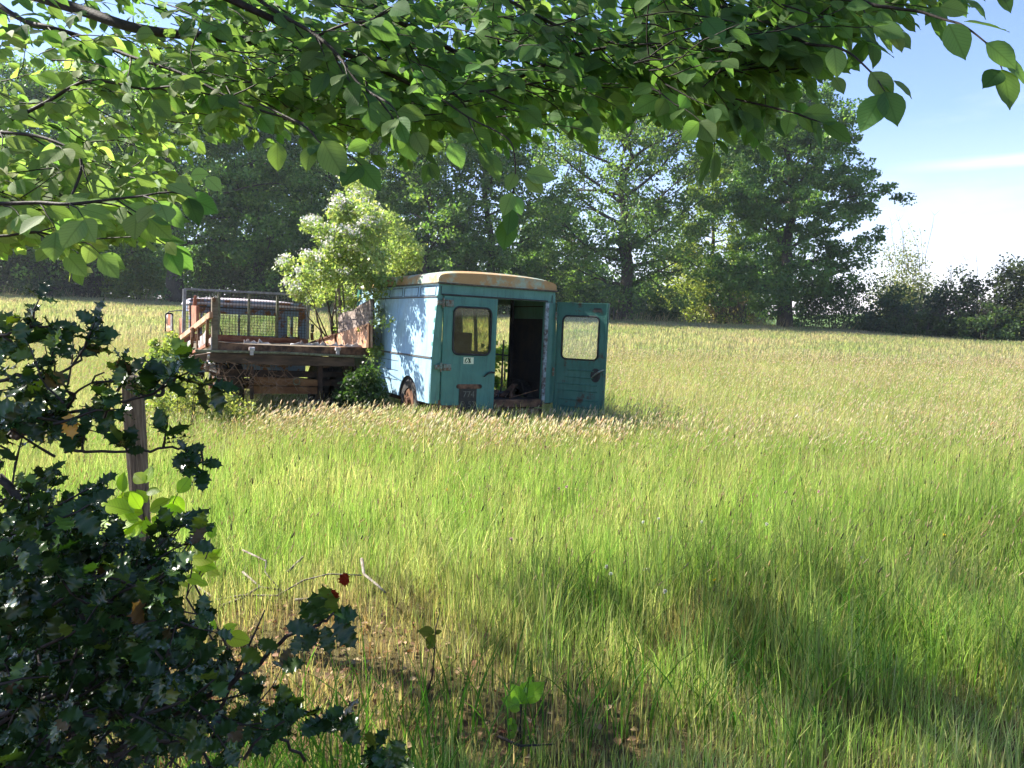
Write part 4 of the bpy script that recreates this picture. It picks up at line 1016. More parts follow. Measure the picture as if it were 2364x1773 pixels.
MB().tube([Q(1475,690,1,HB), Q(1478,760,1,HB)], .03, 6).build('exhaust_stub', M['rust'], trk)
# underframe
uf = MB()
uf.prism([Q(925,1105,1,.12), Q(1535,1135,1,.12), Q(1535,1195,1,.12), Q(925,1180,1,.12)], (0,.05,0))
uf.prism([Q(925,1195,1,.13), Q(1535,1205,1,.13), Q(1535,1268,1,.13), Q(925,1265,1,.13)], (0,.05,0))
build_split(uf, 'chassis_crossbar', simple('rust_warm', (.13,.055,.022), .9, (.24,.12,.05), 5, bump=.5), trk)
MB().tube([Q(1330+30*math.cos(a),1150+30*math.sin(a),1,.10) for a in [2*PI*i/12 for i in range(12)]], .010, 5, closed=True).build('tow_ring', M['lichen'], trk)
cp = MB()
for x0, x1, y0, y1 in ((895, 925, 1010, 1320), (1535, 1575, 1000, 1380), (1780, 1815, 930, 1110), (600, 630, 985, 1110), (1870,1890,1000,1100)):
    cp.prism([Q(x0,y1,1,.08), Q(x1,y1,1,.08), Q(x1,y0,1,.08), Q(x0,y0,1,.08)], (0,.08,0))
cp.prism([Q(600,1030,1,.3), Q(1780,1065,1,.3), Q(1780,1110,1,.3), Q(600,1110,1,.3)], (0,.06,0))
cp.prism([Q(1560,1125,1,.3), Q(1900,1140,1,.3), Q(1900,1190,1,.3), Q(1560,1190,1,.3)], (0,.06,0)); cp.prism([Q(480,1040,1,.1), Q(610,1080,1,.1), Q(610,1100,1,.1), Q(540,1100,1,.1)], (0,.05,0))
cp.prism([Q(560,1120,1,.35), Q(900,1120,1,.35), Q(900,1170,1,.35), Q(600,1180,1,.35)], (0,.05,0))
build_split(cp, 'underframe_bar', M['under'], trk)
zg = -.95
for x_ in (.72, 1.62): MB().box((x_, .1, -.26), (x_+.09, Y1, -.10)).build('chassis_rail', M['rustdark'], trk)
MB().tube([(.3,.95,-.58),(1.1,.95,-.56),(2.1,.95,-.58)], [.05,.12,.05], 8).build('rear_axle', M['rustdark'], trk)
for x_, s_ in ((.22,-1),(.45,-1),(1.77,1),(2.0,1)): wheel(trk, (x_, .95, -.60), .38, .19, s_)
for x_, s_ in ((.28,-1),(1.95,1)): wheel(trk, (x_, Y1-.45, -.60), .40, .2, s_)
vn = MB(); rr = random.Random(6)        # dry bramble stems hanging under the bed
for k in range(34):
    p = Q(rr.uniform(560, 1250), rr.uniform(960, 1120), 1, rr.uniform(-.12,.15)); pts = [p]
    for j in range(5): pts.append(pts[-1] + Vector((rr.uniform(-.14,.14), rr.uniform(-.06,.04), rr.uniform(-.16,.05))))
    vn.tube(pts, .005, 3, cap=False)
o = vn.build('dry_vines', simple('dry_vine', (.22,.13,.08), .9)); o.location = T_.o; o.rotation_euler = T_.rot
tag(o, 'tangle of dry brown vines hanging below the truck bed', 'vine')
# ================================================================ hawthorn, nettles and brambles by the vehicles
def plant_cards(root, name, cen, rad, per, size, c1, c2, rng, mat, flat=.8, T=CARD):
    Rm, P_, S, C = crown_cards(rng, np.array(cen), np.array(rad), per, size, c1, c2, flat, .6)
    return leaves(name, T, Rm, P_, S, C, mat, root)
rng = np.random.default_rng(31)
hb0 = Vector((-3.25, 14.4, 0)); hb0.z = float(gz(hb0.x, hb0.y)) - .05
haw = empty('hawthorn_bush', hb0, 'hawthorn bush in white blossom growing between the truck and the van', 'bush')
poly = [(795,395),(835,400),(860,440),(850,480),(905,500),(960,560),(975,600),(905,640),(900,700),(885,760),(890,830),(840,870),(790,850),(770,790),(800,700),(740,700),(690,690),(668,660),(690,625),(640,610),(655,590),(720,590),(745,560),(720,520),(705,525),(720,510),(770,520),(775,470),(755,460),(800,440)]
def inpoly(x, y, P_):
    c = False; j = len(P_) - 1
    for i in range(len(P_)):
        if (P_[i][1] > y) != (P_[j][1] > y) and x < (P_[j][0]-P_[i][0])*(y-P_[i][1])/(P_[j][1]-P_[i][1]) + P_[i][0]: c = not c
        j = i
    return c
cen = []; rad = []; blo = []
while len(cen) < 380:
    px, py = rng.uniform(640, 980), rng.uniform(390, 880)
    if not inpoly(px, py, poly): continue
    if py > 690 and px < 800: D = rng.uniform(13.6, 15)
    elif px > 855 and py > 630:
        if rng.uniform() < .6: continue
        D = rng.uniform(10.9, 11.4) if px > 880 else rng.uniform(11.6, 12.2)
    elif 690 < px < 880 and 470 < py < 650 and rng.uniform() < .85: D = rng.uniform(11.1, 12.6)
    elif px < 720: D = rng.uniform(12.6, 14)
    else: D = rng.uniform(12.8, 15.4) if py < 620 else rng.uniform(13.2, 15.2)
    if px > 880 and py > 630 and rng.uniform() < .45: continue
    c = at(px, py, D) - hb0; cen.append(np.array(c)); rad.append(rng.uniform(.13, .24))
    blo.append((px, py))
# dense skirt over the front corner of the van
mb = MB()
tips = [cen[i] for i in rng.choice(len(cen), 34, replace=False)]
for t in tips:
    mid = np.array([t[0]*.35 + rng.normal(0,.1), t[1]*.3, t[2]*.55]); q = [np.array([rng.normal(0,.08), rng.normal(0,.08), 0]), mid*.5+rng.normal(0,.05,3), mid, (mid+t)/2 + rng.normal(0,.08,3) + np.array([0,0,.12]), t]
    mb.tube(q, [.035,.024,.016,.009,.004], 5, cap=False)
mb.build('stems', M['bark'], haw, smooth=True)
plant_cards(haw, 'foliage', cen, rad, 78, .042, (.18,.26,.09), (.38,.44,.20), rng, M['leaf'])
wc = [c for c, b in zip(cen, blo) if (b[0] < 850 and 470 < b[1] < 640 and rng.uniform() < .6) or (rng.uniform() < .22 and b[0] < 900) or b[0] < 710]
wr = [.13]*len(wc); wcen = [c + np.array([-.03, -.05, .07]) for c in wc]
Rm, P_, S, C = crown_cards(rng, np.array(wcen), np.array(wr), 42, .032, (.62,.62,.55), (.80,.78,.74), .6, .8)
leaves('blossom', CARD, Rm, P_, S, C, M['petal'], haw)
def clump(name, label, cat, pts, Dr, n_, per, size, c1, c2, seed, base, rr=(.1,.2), stems=14, mat='leaf', group=None):
    rng = np.random.default_rng(seed); b0 = Vector((*base, float(gz(*base)) - .03)); e = empty(name, b0, label, cat, group); cen = []; rad = []
    xs_ = [p[0] for p in pts]; ys_ = [p[1] for p in pts]
    while len(cen) < n_:
        px, py = rng.uniform(min(xs_), max(xs_)), rng.uniform(min(ys_), max(ys_))
        if inpoly(px, py, pts): cen.append(np.array(at(px, py, rng.uniform(*Dr)) - b0)); rad.append(rng.uniform(*rr))
    mb = MB()
    for k in range(stems):
        t = cen[rng.integers(0, n_)]; s0 = np.array([t[0]*.7, t[1]*.7, .0]); mb.tube([s0, s0*.4 + t*.6 + np.array([0,0,.06]), t], [.012,.008,.004], 4, cap=False)
    mb.build('stems', M['twig'], e); plant_cards(e, 'foliage', cen, rad, per, size, c1, c2, rng, M[mat]); return e
clump('nettle_clump', 'dark green nettles in the gap between truck tail and van', 'nettles', [(810,870),(850,850),(870,880),(880,915),(880,945),(780,945),(785,890)], (11.0, 11.5), 40, 70, .04, (.03,.065,.025), (.06,.11,.035), 41, (-2.1, 11.0))
clump('bramble_bush', 'yellow-green bramble beside the truck, below its slumped side board', 'bramble', [(385,860),(430,870),(480,895),(560,925),(580,960),(380,980),(340,930)], (9.9, 10.9), 70, 80, .030, (.17,.23,.07), (.34,.36,.14), 42, (-4.6, 10.4))
clump('elder_seedling', 'low leafy seedling in front of the truck cab, left of the mirror', 'plant', [(330,800),(415,760),(425,840),(330,870)], (13.5, 14.8), 26, 60, .06, (.17,.24,.07), (.30,.35,.12), 43, (-6.2, 14.2))
clump('bramble_bush', 'green bramble seen through the open van, behind its missing side door', 'bramble', [(1130,800),(1200,800),(1220,940),(1110,940)], (13.0, 14.2), 46, 60, .06, (.14,.24,.04), (.28,.36,.07), 44, (-.2, 13.6))

# ================================================================ beech over the foreground
def strip_leaf(st, fold=.08, droop=.10, cols=(-1,-.5,0,.5,1)):
    V=[]; U=[]; nc_=len(cols)
    for (yy, hw) in st:
        for c in cols:
            a=abs(c); V.append((c*hw, yy, fold*a*hw*2 - droop*yy*yy + .012*math.sin(yy*28+c*2)*a)); U.append((c*hw, yy))
    Fq=[[i*nc_+j, i*nc_+j+1, (i+1)*nc_+j+1, (i+1)*nc_+j] for i in range(len(st)-1) for j in range(nc_-1)]
    return (np.array(V), [np.array(Fq)], np.array(U))
BEECH = strip_leaf([(0,.012),(.06,.10),(.16,.22),(.3,.31),(.46,.34),(.62,.30),(.77,.21),(.89,.11),(.97,.03),(1.02,.004)])
def holly_leaf():
    st = [(0,.02,0),(.06,.08,0),(.13,.25,.10),(.19,.19,-.02),(.25,.22,0),(.31,.35,.12),(.38,.26,-.02),(.44,.27,0),(.50,.375,-.09),(.57,.27,0),(.62,.25,0),(.68,.32,.11),(.74,.21,0),(.79,.18,0),(.85,.225,-.08),(.90,.11,0),(.96,.04,0),(1.06,.003,.05)]
    V=[]; cols=(-1,-.5,0,.5,1)
    for (yy,hw,z) in st:
        for c in cols:
            a=abs(c); V.append((c*hw, yy + (.05*a if hw>.3 else 0), z*a*a + .05*a*hw*2 - .12*yy*yy*.6))
    Fq=[[i*5+j, i*5+j+1, (i+1)*5+j+1, (i+1)*5+j] for i in range(len(st)-1) for j in range(4)]
    return (np.array(V)*np.array([1.05,1,1]),[np.array(Fq)])
HOLLY = holly_leaf()
class Spray:
    """collects leaves along twigs"""
    def __init__(s, seed): s.r = np.random.default_rng(seed); s.P=[]; s.D=[]; s.U=[]; s.S=[]; s.C=[]; s.mb = MB()
    def leaf(s, p, d, u, size, c): s.P.append(p); s.D.append(d); s.U.append(u); s.S.append(size); s.C.append(c)
    def twig(s, p0, d0, L, nleaf, size, c1, c2, droop=.25, r0=.0028, upbias=None, planar=True, face=.9):
        r = s.r; d = nrm(np.array(d0, float)); p = np.array(p0, float); pts=[p.copy()]; seg = L/nleaf; side = 1
        nup = nrm(np.array([r.normal(0,.25), -.25 + r.normal(0,.25), 1.0]))
        for i in range(nleaf):
            d = nrm(d + r.normal(0,.13,3) + np.array([0,0,-droop/nleaf])); p = p + d*seg; pts.append(p.copy())
            lat = nrm(np.cross(nup, d)) * side; side = -side
            ld = nrm(d*.55 + lat*.9 + np.array([0,0,-.35]) + r.normal(0,.22,3))
            un = nrm(nup*(1-face*.55) + np.array([r.normal(0,.5), -face + r.normal(0,.45), .35 + r.normal(0,.3)]))
            sz = size * r.uniform(.72, 1.2); t = r.uniform()
            s.leaf(p + ld*.006, ld, un, sz, np.array(c1)*(1-t)+np.array(c2)*t)
        ld = nrm(d + np.array([0,0,-.3])); s.leaf(p, ld, nrm(np.array([r.normal(0,.4), -.8, .5])), size*1.05, np.array(c1)*.5+np.array(c2)*.5)
        s.mb.tube(pts, [r0*(1-.6*i/nleaf) for i in range(nleaf+1)], 4, cap=False)
    def build(s, T, root, lname, bname, mat, bmat='twig'):
        P_=np.array(s.P)-np.array(root.location); R_=frames(np.array(s.D), np.array(s.U))
        leaves(lname, T, R_, P_, np.array(s.S), jit(np.array(s.C), s.r, .1), M[mat], root)
        s.mb.v = [tuple(np.array(v)-np.array(root.location)) for v in s.mb.v]
        s.mb.build(bname, M[bmat], root, smooth=True)
tb = Vector((-6.2, 2.0, float(gz(-6.2, 2.0)) - .1))
beech = empty('beech_tree', tb, 'beech tree whose leafy branches hang across the top of the view', 'tree')
tk = MB(); tk.tube([(0,0,0),(.02,0,.3),(.05,.02,2),(.1,.05,4.5),(.0,.1,8),(.1,.2,11)], [.42,.34,.30,.26,.18,.08], 14); tk.build('trunk', simple('smooth_beech_bark', (.16,.16,.14), .8, (.24,.24,.21), 5, bump=.2), beech, smooth=True)
SP = Spray(5); main = []
def branch(pix, r0, r1, name=None, n=6):
    pts = [at(*p) for p in pix]; out = []
    for i in range(len(pts)-1):          # Catmull-Rom
        p0 = pts[max(i-1,0)]; p1 = pts[i]; p2 = pts[i+1]; p3 = pts[min(i+2, len(pts)-1)]
        for k in range(n):
            t = k/n; out.append(.5*((2*p1) + (p2-p0)*t + (2*p0-5*p1+4*p2-p3)*t*t + (3*p1-p0-3*p2+p3)*t**3))
    out.append(pts[-1]); m = len(out)
    SPb.tube(out, [.72*(r0 + (r1-r0)*i/(m-1)) for i in range(m)], 7); main.append([np.array(o) for o in out]); return out
SPb = MB()
BR = [  # (pixel, pixel, depth) control points of the visible limbs
 ([(-900,-330,4.2),(-300,-130,3.5),(96,-6,3.1),(200,28,3.0),(320,66,2.9),(491,86,2.9),(700,105,3.0),(900,140,3.05),(1063,118,3.1),(1250,70,3.2)], .036,.012),
 ([(-100,-60,3.0),(40,40,2.8),(110,62,2.7),(190,85,2.7),(300,130,2.6),(420,170,2.5),(560,240,2.4),(690,280,2.3)], .014,.004),
 ([(480,-120,2.6),(598,0,2.4),(732,83,2.25),(790,140,2.15),(833,198,2.1),(900,240,2.0)], .010,.004),
 ([(732,83,2.25),(800,55,2.2),(860,45,2.2),(940,0,2.2)], .006,.003),
 ([(-200,330,2.9),(0,283,2.7),(100,240,2.6),(203,187,2.55),(331,205,2.5),(395,200,2.45),(470,215,2.4)], .011,.003),
 ([(-200,470,2.3),(0,470,2.1),(90,468,2.05),(160,471,2.0),(267,459,2.0),(330,452,1.95),(363,446,1.95)], .009,.003),
 ([(-200,290,2.6),(0,305,2.4),(107,320,2.3),(187,370,2.25),(160,465,2.2)], .008,.005),
 ([(-150,540,2.2),(0,545,2.1),(80,535,2.1),(160,552,2.1),(245,550,2.1),(330,545,2.05)], .006,.002),
 ([(1450,-120,2.5),(1636,0,2.2),(1730,35,2.1),(1812,70,2.0),(1860,100,1.9),(1920,107,1.8),(1965,125,1.75),(2010,166,1.7)], .009,.0025),
 ([(1800,-90,2.2),(1984,0,1.9),(2060,18,1.85),(2122,27,1.8),(2180,45,1.75),(2224,59,1.7),(2277,99,1.65)], .007,.0022),
 ([(1000,-100,2.8),(1182,5,2.5),(1310,70,2.4),(1420,100,2.3),(1520,110,2.3)], .009,.004),
 ([(1180,190,2.6),(1260,150,2.5),(1400,110,2.4),(1503,123,2.3),(1572,144,2.2),(1657,214,2.1),(1775,246,2.0),(1840,262,1.95)], .008,.003),
 ([(1657,214,2.1),(1659,250,2.05),(1657,285,2.05)], .004,.002),
 ([(960,200,2.3),(1000,215,2.25),(1120,210,2.2),(1300,180,2.3)], .007,.004),
 ([(1000,215,2.2),(1080,270,2.1),(1140,300,2.05),(1180,330,2.0),(1190,390,2.0),(1185,440,2.0)], .004,.002),
 ([(600,240,2.2),(700,290,2.1),(740,330,2.05),(790,350,2.0)], .004,.002),
 ([(1400,-200,3.6),(1500,-60,3.4),(1700,-20,3.2),(1900,-60,3.0)], .02,.008),
]
for b in BR: branch(*b)
# carry the visible limbs back to the trunk outside the frame
for k, z in ((0, 3.0), (4, 2.3), (5, 1.9), (6, 2.5), (7, 1.8)):
    q = main[k][0]; t0 = np.array(tb) + np.array([.1, .05, z]); SPb.tube([t0, (t0+q)/2 + np.array([0,0,.15]), q], [.07,.045,.72*BR[k][1]], 8)
for k, (zz, xx) in ((2,(4.2,-2.5)),(8,(4.6,-1.0)),(9,(4.8,-.2)),(10,(4.4,-1.6)),(16,(4.8,-.8)),(11,(3.4,-2)),(13,(3.2,-2.2)),(1,(3.2,-3.5))):
    q = main[k][0]; t0 = np.array(tb)+np.array([.05,.05,zz]); SPb.tube([t0, np.array([xx, 2.6, zz+.1]), q], [.06,.03,.72*BR[k][1]], 7)
SPb.v = [tuple(Vector(v)-tb) for v in SPb.v]; SPb.build('branches', M['twig'], beech, smooth=True)
# lower outline of the hanging foliage in the photograph: x -> y
LOW = ([-100,0,60,130,200,300,395,415,470,520,600,690,720,790,830,900,960,1040,1130,1190,1290,1350,1420,1500,1600,1650,1700,1760,1830,1900,1960,2040,2140,2230,2364],
       [620,600,590,575,560,565,560,500,360,335,300,330,350,380,345,350,355,330,345,330,280,300,300,285,255,300,310,285,270,190,130,90,60,30,-10])
r = SP.r
def low(x): return np.interp(x, *LOW)
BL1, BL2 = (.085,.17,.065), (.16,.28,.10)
YL1, YL2 = (.23,.33,.13), (.34,.44,.18)  # paler tones for the left leaves, with haze and backlight put into the colour
cnt = 0
while cnt < 1760:
    px = r.uniform(-120, 2150) if cnt < 1600 else r.uniform(-120, 360); lo = low(px)
    py = lo - 35 - abs(r.normal(0, 1)) * 130 if r.uniform() < .62 else r.uniform(-160, lo - 60)
    if cnt >= 1600: py = r.uniform(400, 565)
    if py < -170 or py > lo - 22: continue
    if px < 560 and py > 40: D = r.uniform(2.4, 4.4)
    else: D = r.uniform(2.2, 4.0)
    if px > 1500: D = r.uniform(1.9, 2.8)
    if px > 1850 and (py > 60 or r.uniform() < .5): continue
    d0 = np.array([r.normal(.75,.45), r.normal(-.1,.5), r.normal(-.12,.25)])
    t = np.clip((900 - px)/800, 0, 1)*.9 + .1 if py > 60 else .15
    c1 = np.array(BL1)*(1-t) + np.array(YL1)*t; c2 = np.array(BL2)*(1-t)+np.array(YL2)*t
    p = np.array(at(px - 40, py - 10, D)); nl = int(r.integers(4, 9))
    te = p + nrm(d0 + np.array([0,0,-.12]))*(nl*.036 + .03); tx_, ty_ = proj(te)
    if ty_ > low(tx_) - 12 or ty_ > low(tx_ + 30) + 5: continue
    SP.twig(p, d0, nl*.036, nl, r.uniform(.046, .074), c1, c2, r0=.0022); cnt += 1
# sprays growing off the named limbs
for k, pts in enumerate(main):
    if k == 0 or k == 16: continue
    m = len(pts); st = 3
    for i in range(6, m-1, 4 if k in (8,9) else 3):
        d = pts[i] - pts[i-1]; s_ = 1 if (i//3) % 2 else -1
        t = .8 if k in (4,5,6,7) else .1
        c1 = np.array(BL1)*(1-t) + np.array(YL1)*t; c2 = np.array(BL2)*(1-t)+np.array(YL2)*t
        dd = nrm(d) + np.array([0, s_*.5, -.25 + r.normal(0,.2)])
        tx_, ty_ = proj(pts[i] + nrm(dd)*.16)
        if ty_ > low(tx_) - 15: continue
        SP.twig(pts[i], dd, .12, int(r.integers(2, 5)), .078, c1, c2)
    SP.twig(pts[-1], pts[-1]-pts[-3], .07, 2, .08, BL1, BL2)
# the large single leaves at the tips of the right-hand twigs and the hanging ones (pixel of base, pixel of tip, depth, broadness)
for (x0,y0,x1,y1,D,w_) in ((2190,55,2232,135,1.62,1.15),(2277,99,2352,155,1.62,.8),(2010,166,2062,233,1.68,1.05),(2062,185,2110,223,1.66,.45),(2225,50,2335,63,1.65,.25),(1925,110,1935,178,1.75,1.15),
    (1925,178,1950,215,1.8,.9),(2062,80,2085,118,1.75,.9),(2170,15,2238,28,1.75,.5),(1968,85,2070,122,1.8,.35),(1855,262,1930,262,1.95,.5),(1845,262,1888,305,1.95,1.0),(1900,272,1940,300,1.95,.9),
    (1825,262,1815,310,1.97,.8),(2030,25,2055,80,1.8,1),(2065,75,2105,110,1.78,.8),(1995,30,2015,60,1.85,1),(1660,270,1650,325,2.05,1.2),(1665,285,1700,335,2.03,.8),(1655,250,1712,300,2.05,.7),
    (720,335,705,395,2.0,.9),(745,325,795,410,1.95,1.0),(850,330,800,345,1.95,1.1),(955,305,985,358,2.0,1.1),(1040,330,1068,388,2.0,1.1),(1190,400,1170,440,2.0,.9),(1215,400,1285,410,2.0,.55),(1215,410,1255,445,2.0,.9),
    (1182,445,1160,498,1.95,.8),(1185,455,1205,495,1.95,.7),(385,425,455,450,1.9,.45),(440,405,480,400,1.92,.5),(478,410,510,440,1.9,.8),(415,405,428,438,1.95,.8),(385,560,405,588,2.0,.8),(640,330,640,395,2.05,1.0)):
    a = np.array(at(x0,y0,D)); b = np.array(at(x1,y1,D-.02)); dl = b - a; Ln = np.linalg.norm(dl)
    up = nrm(np.array([r.normal(0,.15), -1, .25])) 
    if w_ < .5: up = nrm(np.array([0, -.45, 1.0]))
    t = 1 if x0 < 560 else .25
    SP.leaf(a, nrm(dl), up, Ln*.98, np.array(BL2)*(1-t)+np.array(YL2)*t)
SP.build(BEECH, beech, 'hanging_leaves', 'twigs', 'beech')
# unseen rest of the crown, gapped and filled to shape the foreground's dappled shade
UP = Spray(9); r = UP.r; ub = MB()
k = 0
def shade_hole(x, y, z):   # leave sun gaps: ground point this leaf would shade
    t = (z - .1) / math.tan(SUN_EL) ; gx = x - SUN_AZ.x*t; gy = y - SUN_AZ.y*t; return gx, gy
while k < 480:
    x = r.uniform(-9.5, 1.8); y = r.uniform(-3.5, 8.2); z = r.uniform(3.0, 9.5)
    rr_ = math.hypot((x+5.2)/5.6, (y-2.0)/5.8)
    if rr_ > 1 - .0*(z-3): continue
    if y > .5 and (z - EYE) / max(y, .1) < .46 and abs(x)/max(y,.1) < .72: continue
    gx, gy = shade_hole(x, y, z)
    sk = False
    for T0 in ((-1.30,2.62,1.22),(-1.12,2.85,.95),(-1.45,2.6,1.2)):      # windows of sun on to the seedlings
        dv = Vector((x,y,z)) - Vector(T0); dd_ = dv - sd * dv.dot(sd)
        if dd_.length < .55: sk = True
    if sk: continue
    if gy > 4.9 + .35*math.sin(gx*2.3) : continue
    v = float(fnoise(np.array([gx]), np.array([gy]), 1.25, 33)[0])
    if 1.2 < gy < 5.2 and -1.5 < gx < 4.0 and v > -.02 and r.uniform() < .93: continue
    if gx < -.4 and gx > -2.0 and gy > 2.2 and gy < 3.6 and r.uniform() < .6: continue
    az = math.atan2(y-2, x+6.2); d0 = np.array([math.cos(az), math.sin(az), .1])
    for q in range(3):
        UP.twig(np.array([x,y,z]) + r.normal(0,.12,3), d0 + r.normal(0,.5,3)*np.array([1,1,.3]), .42, 10, .085, BL1, BL2, face=.2)
    if k % 5 == 0: 
        t0 = np.array(tb) + np.array([.05,.05,max(2.2, z*.75)]); pm = (t0 + np.array([x,y,z]))/2 + np.array([0,0,.3])
        ub.tube([t0, pm, np.array([x,y,z])], [.06,.03,.006], 5, cap=False)
    k += 1
for (gx, gy, sx, sy, cnt_) in ((1.05,3.55,.36,.17,26),(1.35,3.05,.36,.14,20),(2.4,4.3,.5,.13,22),(.35,4.0,.3,.10,12),(2.0,3.0,.5,.18,22),(-.9,2.5,.8,.25,26),(2.9,3.9,.4,.15,12),(.0,3.7,.25,.10,8),(.2,2.45,.35,.1,10),(1.75,3.9,.25,.14,10)):  # unseen leaf clusters added so their shade falls on these ground ellipses
    zc_ = r.uniform(4.9, 6.3)
    for q in range(cnt_):
        a_, b_ = r.uniform(0, 2*PI), math.sqrt(r.uniform()); zz = zc_ + r.normal(0, .35); t = (zz - .15)/math.tan(SUN_EL)
        p_ = np.array([gx + sx*b_*math.cos(a_) + SUN_AZ.x*t - .2, gy + sy*b_*math.sin(a_) + SUN_AZ.y*t, zz])
        UP.twig(p_, np.array([.8, r.normal(0,.3), r.normal(0,.1)]), .40, 9, .09, BL1, BL2, face=.1)
    t = (zc_-.15)/math.tan(SUN_EL); pe = np.array([gx + SUN_AZ.x*t, gy + SUN_AZ.y*t, zc_]); t0 = np.array(tb) + np.array([.05,.05,zc_*.8])
    ub.tube([t0, (t0+pe)/2 + np.array([0,0,.3]), pe], [.06,.03,.008], 6, cap=False)
ub.v = [tuple(Vector(v)-tb) for v in ub.v]; ub.build('upper_shade_branches', M['twig'], beech, smooth=True)
UP.build(BEECH, beech, 'upper_shade_crown', 'upper_shade_twigs', 'beech')

# ================================================================ holly, post, seedlings
hr = np.random.default_rng(21)
hroot = Vector((-1.75, 2.0, float(gz(-1.75, 2.0)) - .05))
holly = empty('holly_bush', hroot, 'dark glossy spiny holly bush filling the lower left foreground', 'bush')
HS = Spray(22); hm = MB()
HC1, HC2 = (.018,.045,.010), (.045,.09,.02)
def hcol():
    t = hr.uniform(); c = np.array(HC1)*(1-t)+np.array(HC2)*t
    u_ = hr.uniform()
    if u_ < .06: c = np.array((.10,.16,.02))  # a few lime leaves stand for lit ones
    elif u_ < .075: c = np.array((.12,.08,.03))
    return c
def htwig(p, d, L, nl, size):
    d = nrm(np.array(d, float)); p = np.array(p, float); pts=[p.copy()]
    for i in range(nl):
        d = nrm(d + hr.normal(0,.14,3) + np.array([0,0,.03])); p = p + d*(L/nl); pts.append(p.copy())
        for q in range(2 if i > nl*.3 else 1):
            ax = nrm(np.cross(d, hr.normal(size=3))); ld = nrm(d*.45 + ax + np.array([0,0,-.08]))
            un = nrm(np.array([hr.normal(0,.55), hr.normal(-.35,.55), .8]) ); HS.leaf(p, ld, un, size*hr.uniform(.7,1.2), hcol())
    HS.leaf(p, d, nrm(np.array([0,-.6,.7])), size, hcol()); hm.tube(pts, [.0035*(1-.6*i/nl) for i in range(nl+1)], 4, cap=False)
def hbranch(pix, r0, r1, every=2, L=.10, size=.058):
    pts = [np.array(at(*p)) for p in pix]; out=[]
    for i in range(len(pts)-1):
        for k in range(4): out.append(pts[i] + (pts[i+1]-pts[i])*k/4 + hr.normal(0,.003,3))
    out.append(pts[-1]); m=len(out); hm.tube(out, [r0+(r1-r0)*i/(m-1) for i in range(m)], 6)
    if every:
        for i in range(3, m, every): htwig(out[i], out[i]-out[i-1] + hr.normal(0,.02,3), L*hr.uniform(.6,1.2), int(hr.integers(2,5)), size)
    return out
# named sprigs
hbranch([(-60,1000,1.9),(60,960,1.85),(150,955,1.8),(250,935,1.75),(330,915,1.7),(400,880,1.68),(445,850,1.65)], .006,.002, 3, .07)
hbranch([(-60,900,1.8),(40,870,1.75),(120,890,1.7),(170,840,1.7),(205,790,1.7)], .005,.002, 3, .08)
hbranch([(150,1040,1.8),(200,1042,1.75),(330,1043,1.7),(400,1032,1.66),(445,1030,1.65),(470,1025,1.64)], .004,.0018, 4, .05, .05)
hbranch([(-60,1010,1.85),(40,1005,1.8),(110,1000,1.8),(150,950,1.78),(180,900,1.75),(240,860,1.7)], .005,.002, 3, .08)
hbranch([(-40,780,1.9),(20,770,1.8),(60,760,1.75),(75,740,1.75)], .004,.002, 2, .06, .05)
hbranch([(0,1100,1.7),(60,1180,1.7),(120,1290,1.65),(180,1400,1.6),(230,1500,1.6)], .010,.006, 2)
hbranch([(300,1680,1.75),(440,1620,1.7),(520,1590,1.66),(600,1530,1.62),(660,1470,1.6),(740,1440,1.58),(770,1415,1.56)], .008,.0025, 0)
for (x0,y0,x1,y1) in ((735,1440,700,1395),(745,1435,725,1375),(770,1420,745,1360),(770,1418,820,1420),(775,1430,815,1490),(750,1445,760,1505),(735,1450,700,1500),(725,1450,665,1445),(690,1465,680,1510),(600,1530,560,1500),(640,1500,600,1480),(600,1535,560,1545)):
    a = np.array(at(x0,y0,1.58)); b = np.array(at(x1,y1,1.56)); HS.leaf(a, nrm(b-a), nrm(np.array([hr.normal(0,.3),-.85,.5])), np.linalg.norm(b-a)*1.08, hcol())
for (x0,y0,x1,y1,c) in ((790,1350,800,1325,(.25,.03,.015)),(775,1385,765,1362,(.22,.03,.015)),(160,955,165,1010,(.50,.25,.03))):
    a = np.array(at(x0,y0,1.58)); b = np.array(at(x1,y1,1.56)); HS.leaf(a, nrm(b-a), nrm(np.array([0,-.9,.3])), max(np.linalg.norm(b-a)*1.0, .026), np.array(c))
hbranch([(700,1760,1.75),(650,1700,1.7),(700,1640,1.7),(760,1665,1.68)], .004,.002, 3, .05)
hbranch([(870,1830,1.7),(865,1770,1.66),(850,1730,1.64)], .004,.002, 3, .05)
hbranch([(940,1860,1.6),(900,1800,1.6),(905,1775,1.6)], .004,.002, 3, .05)
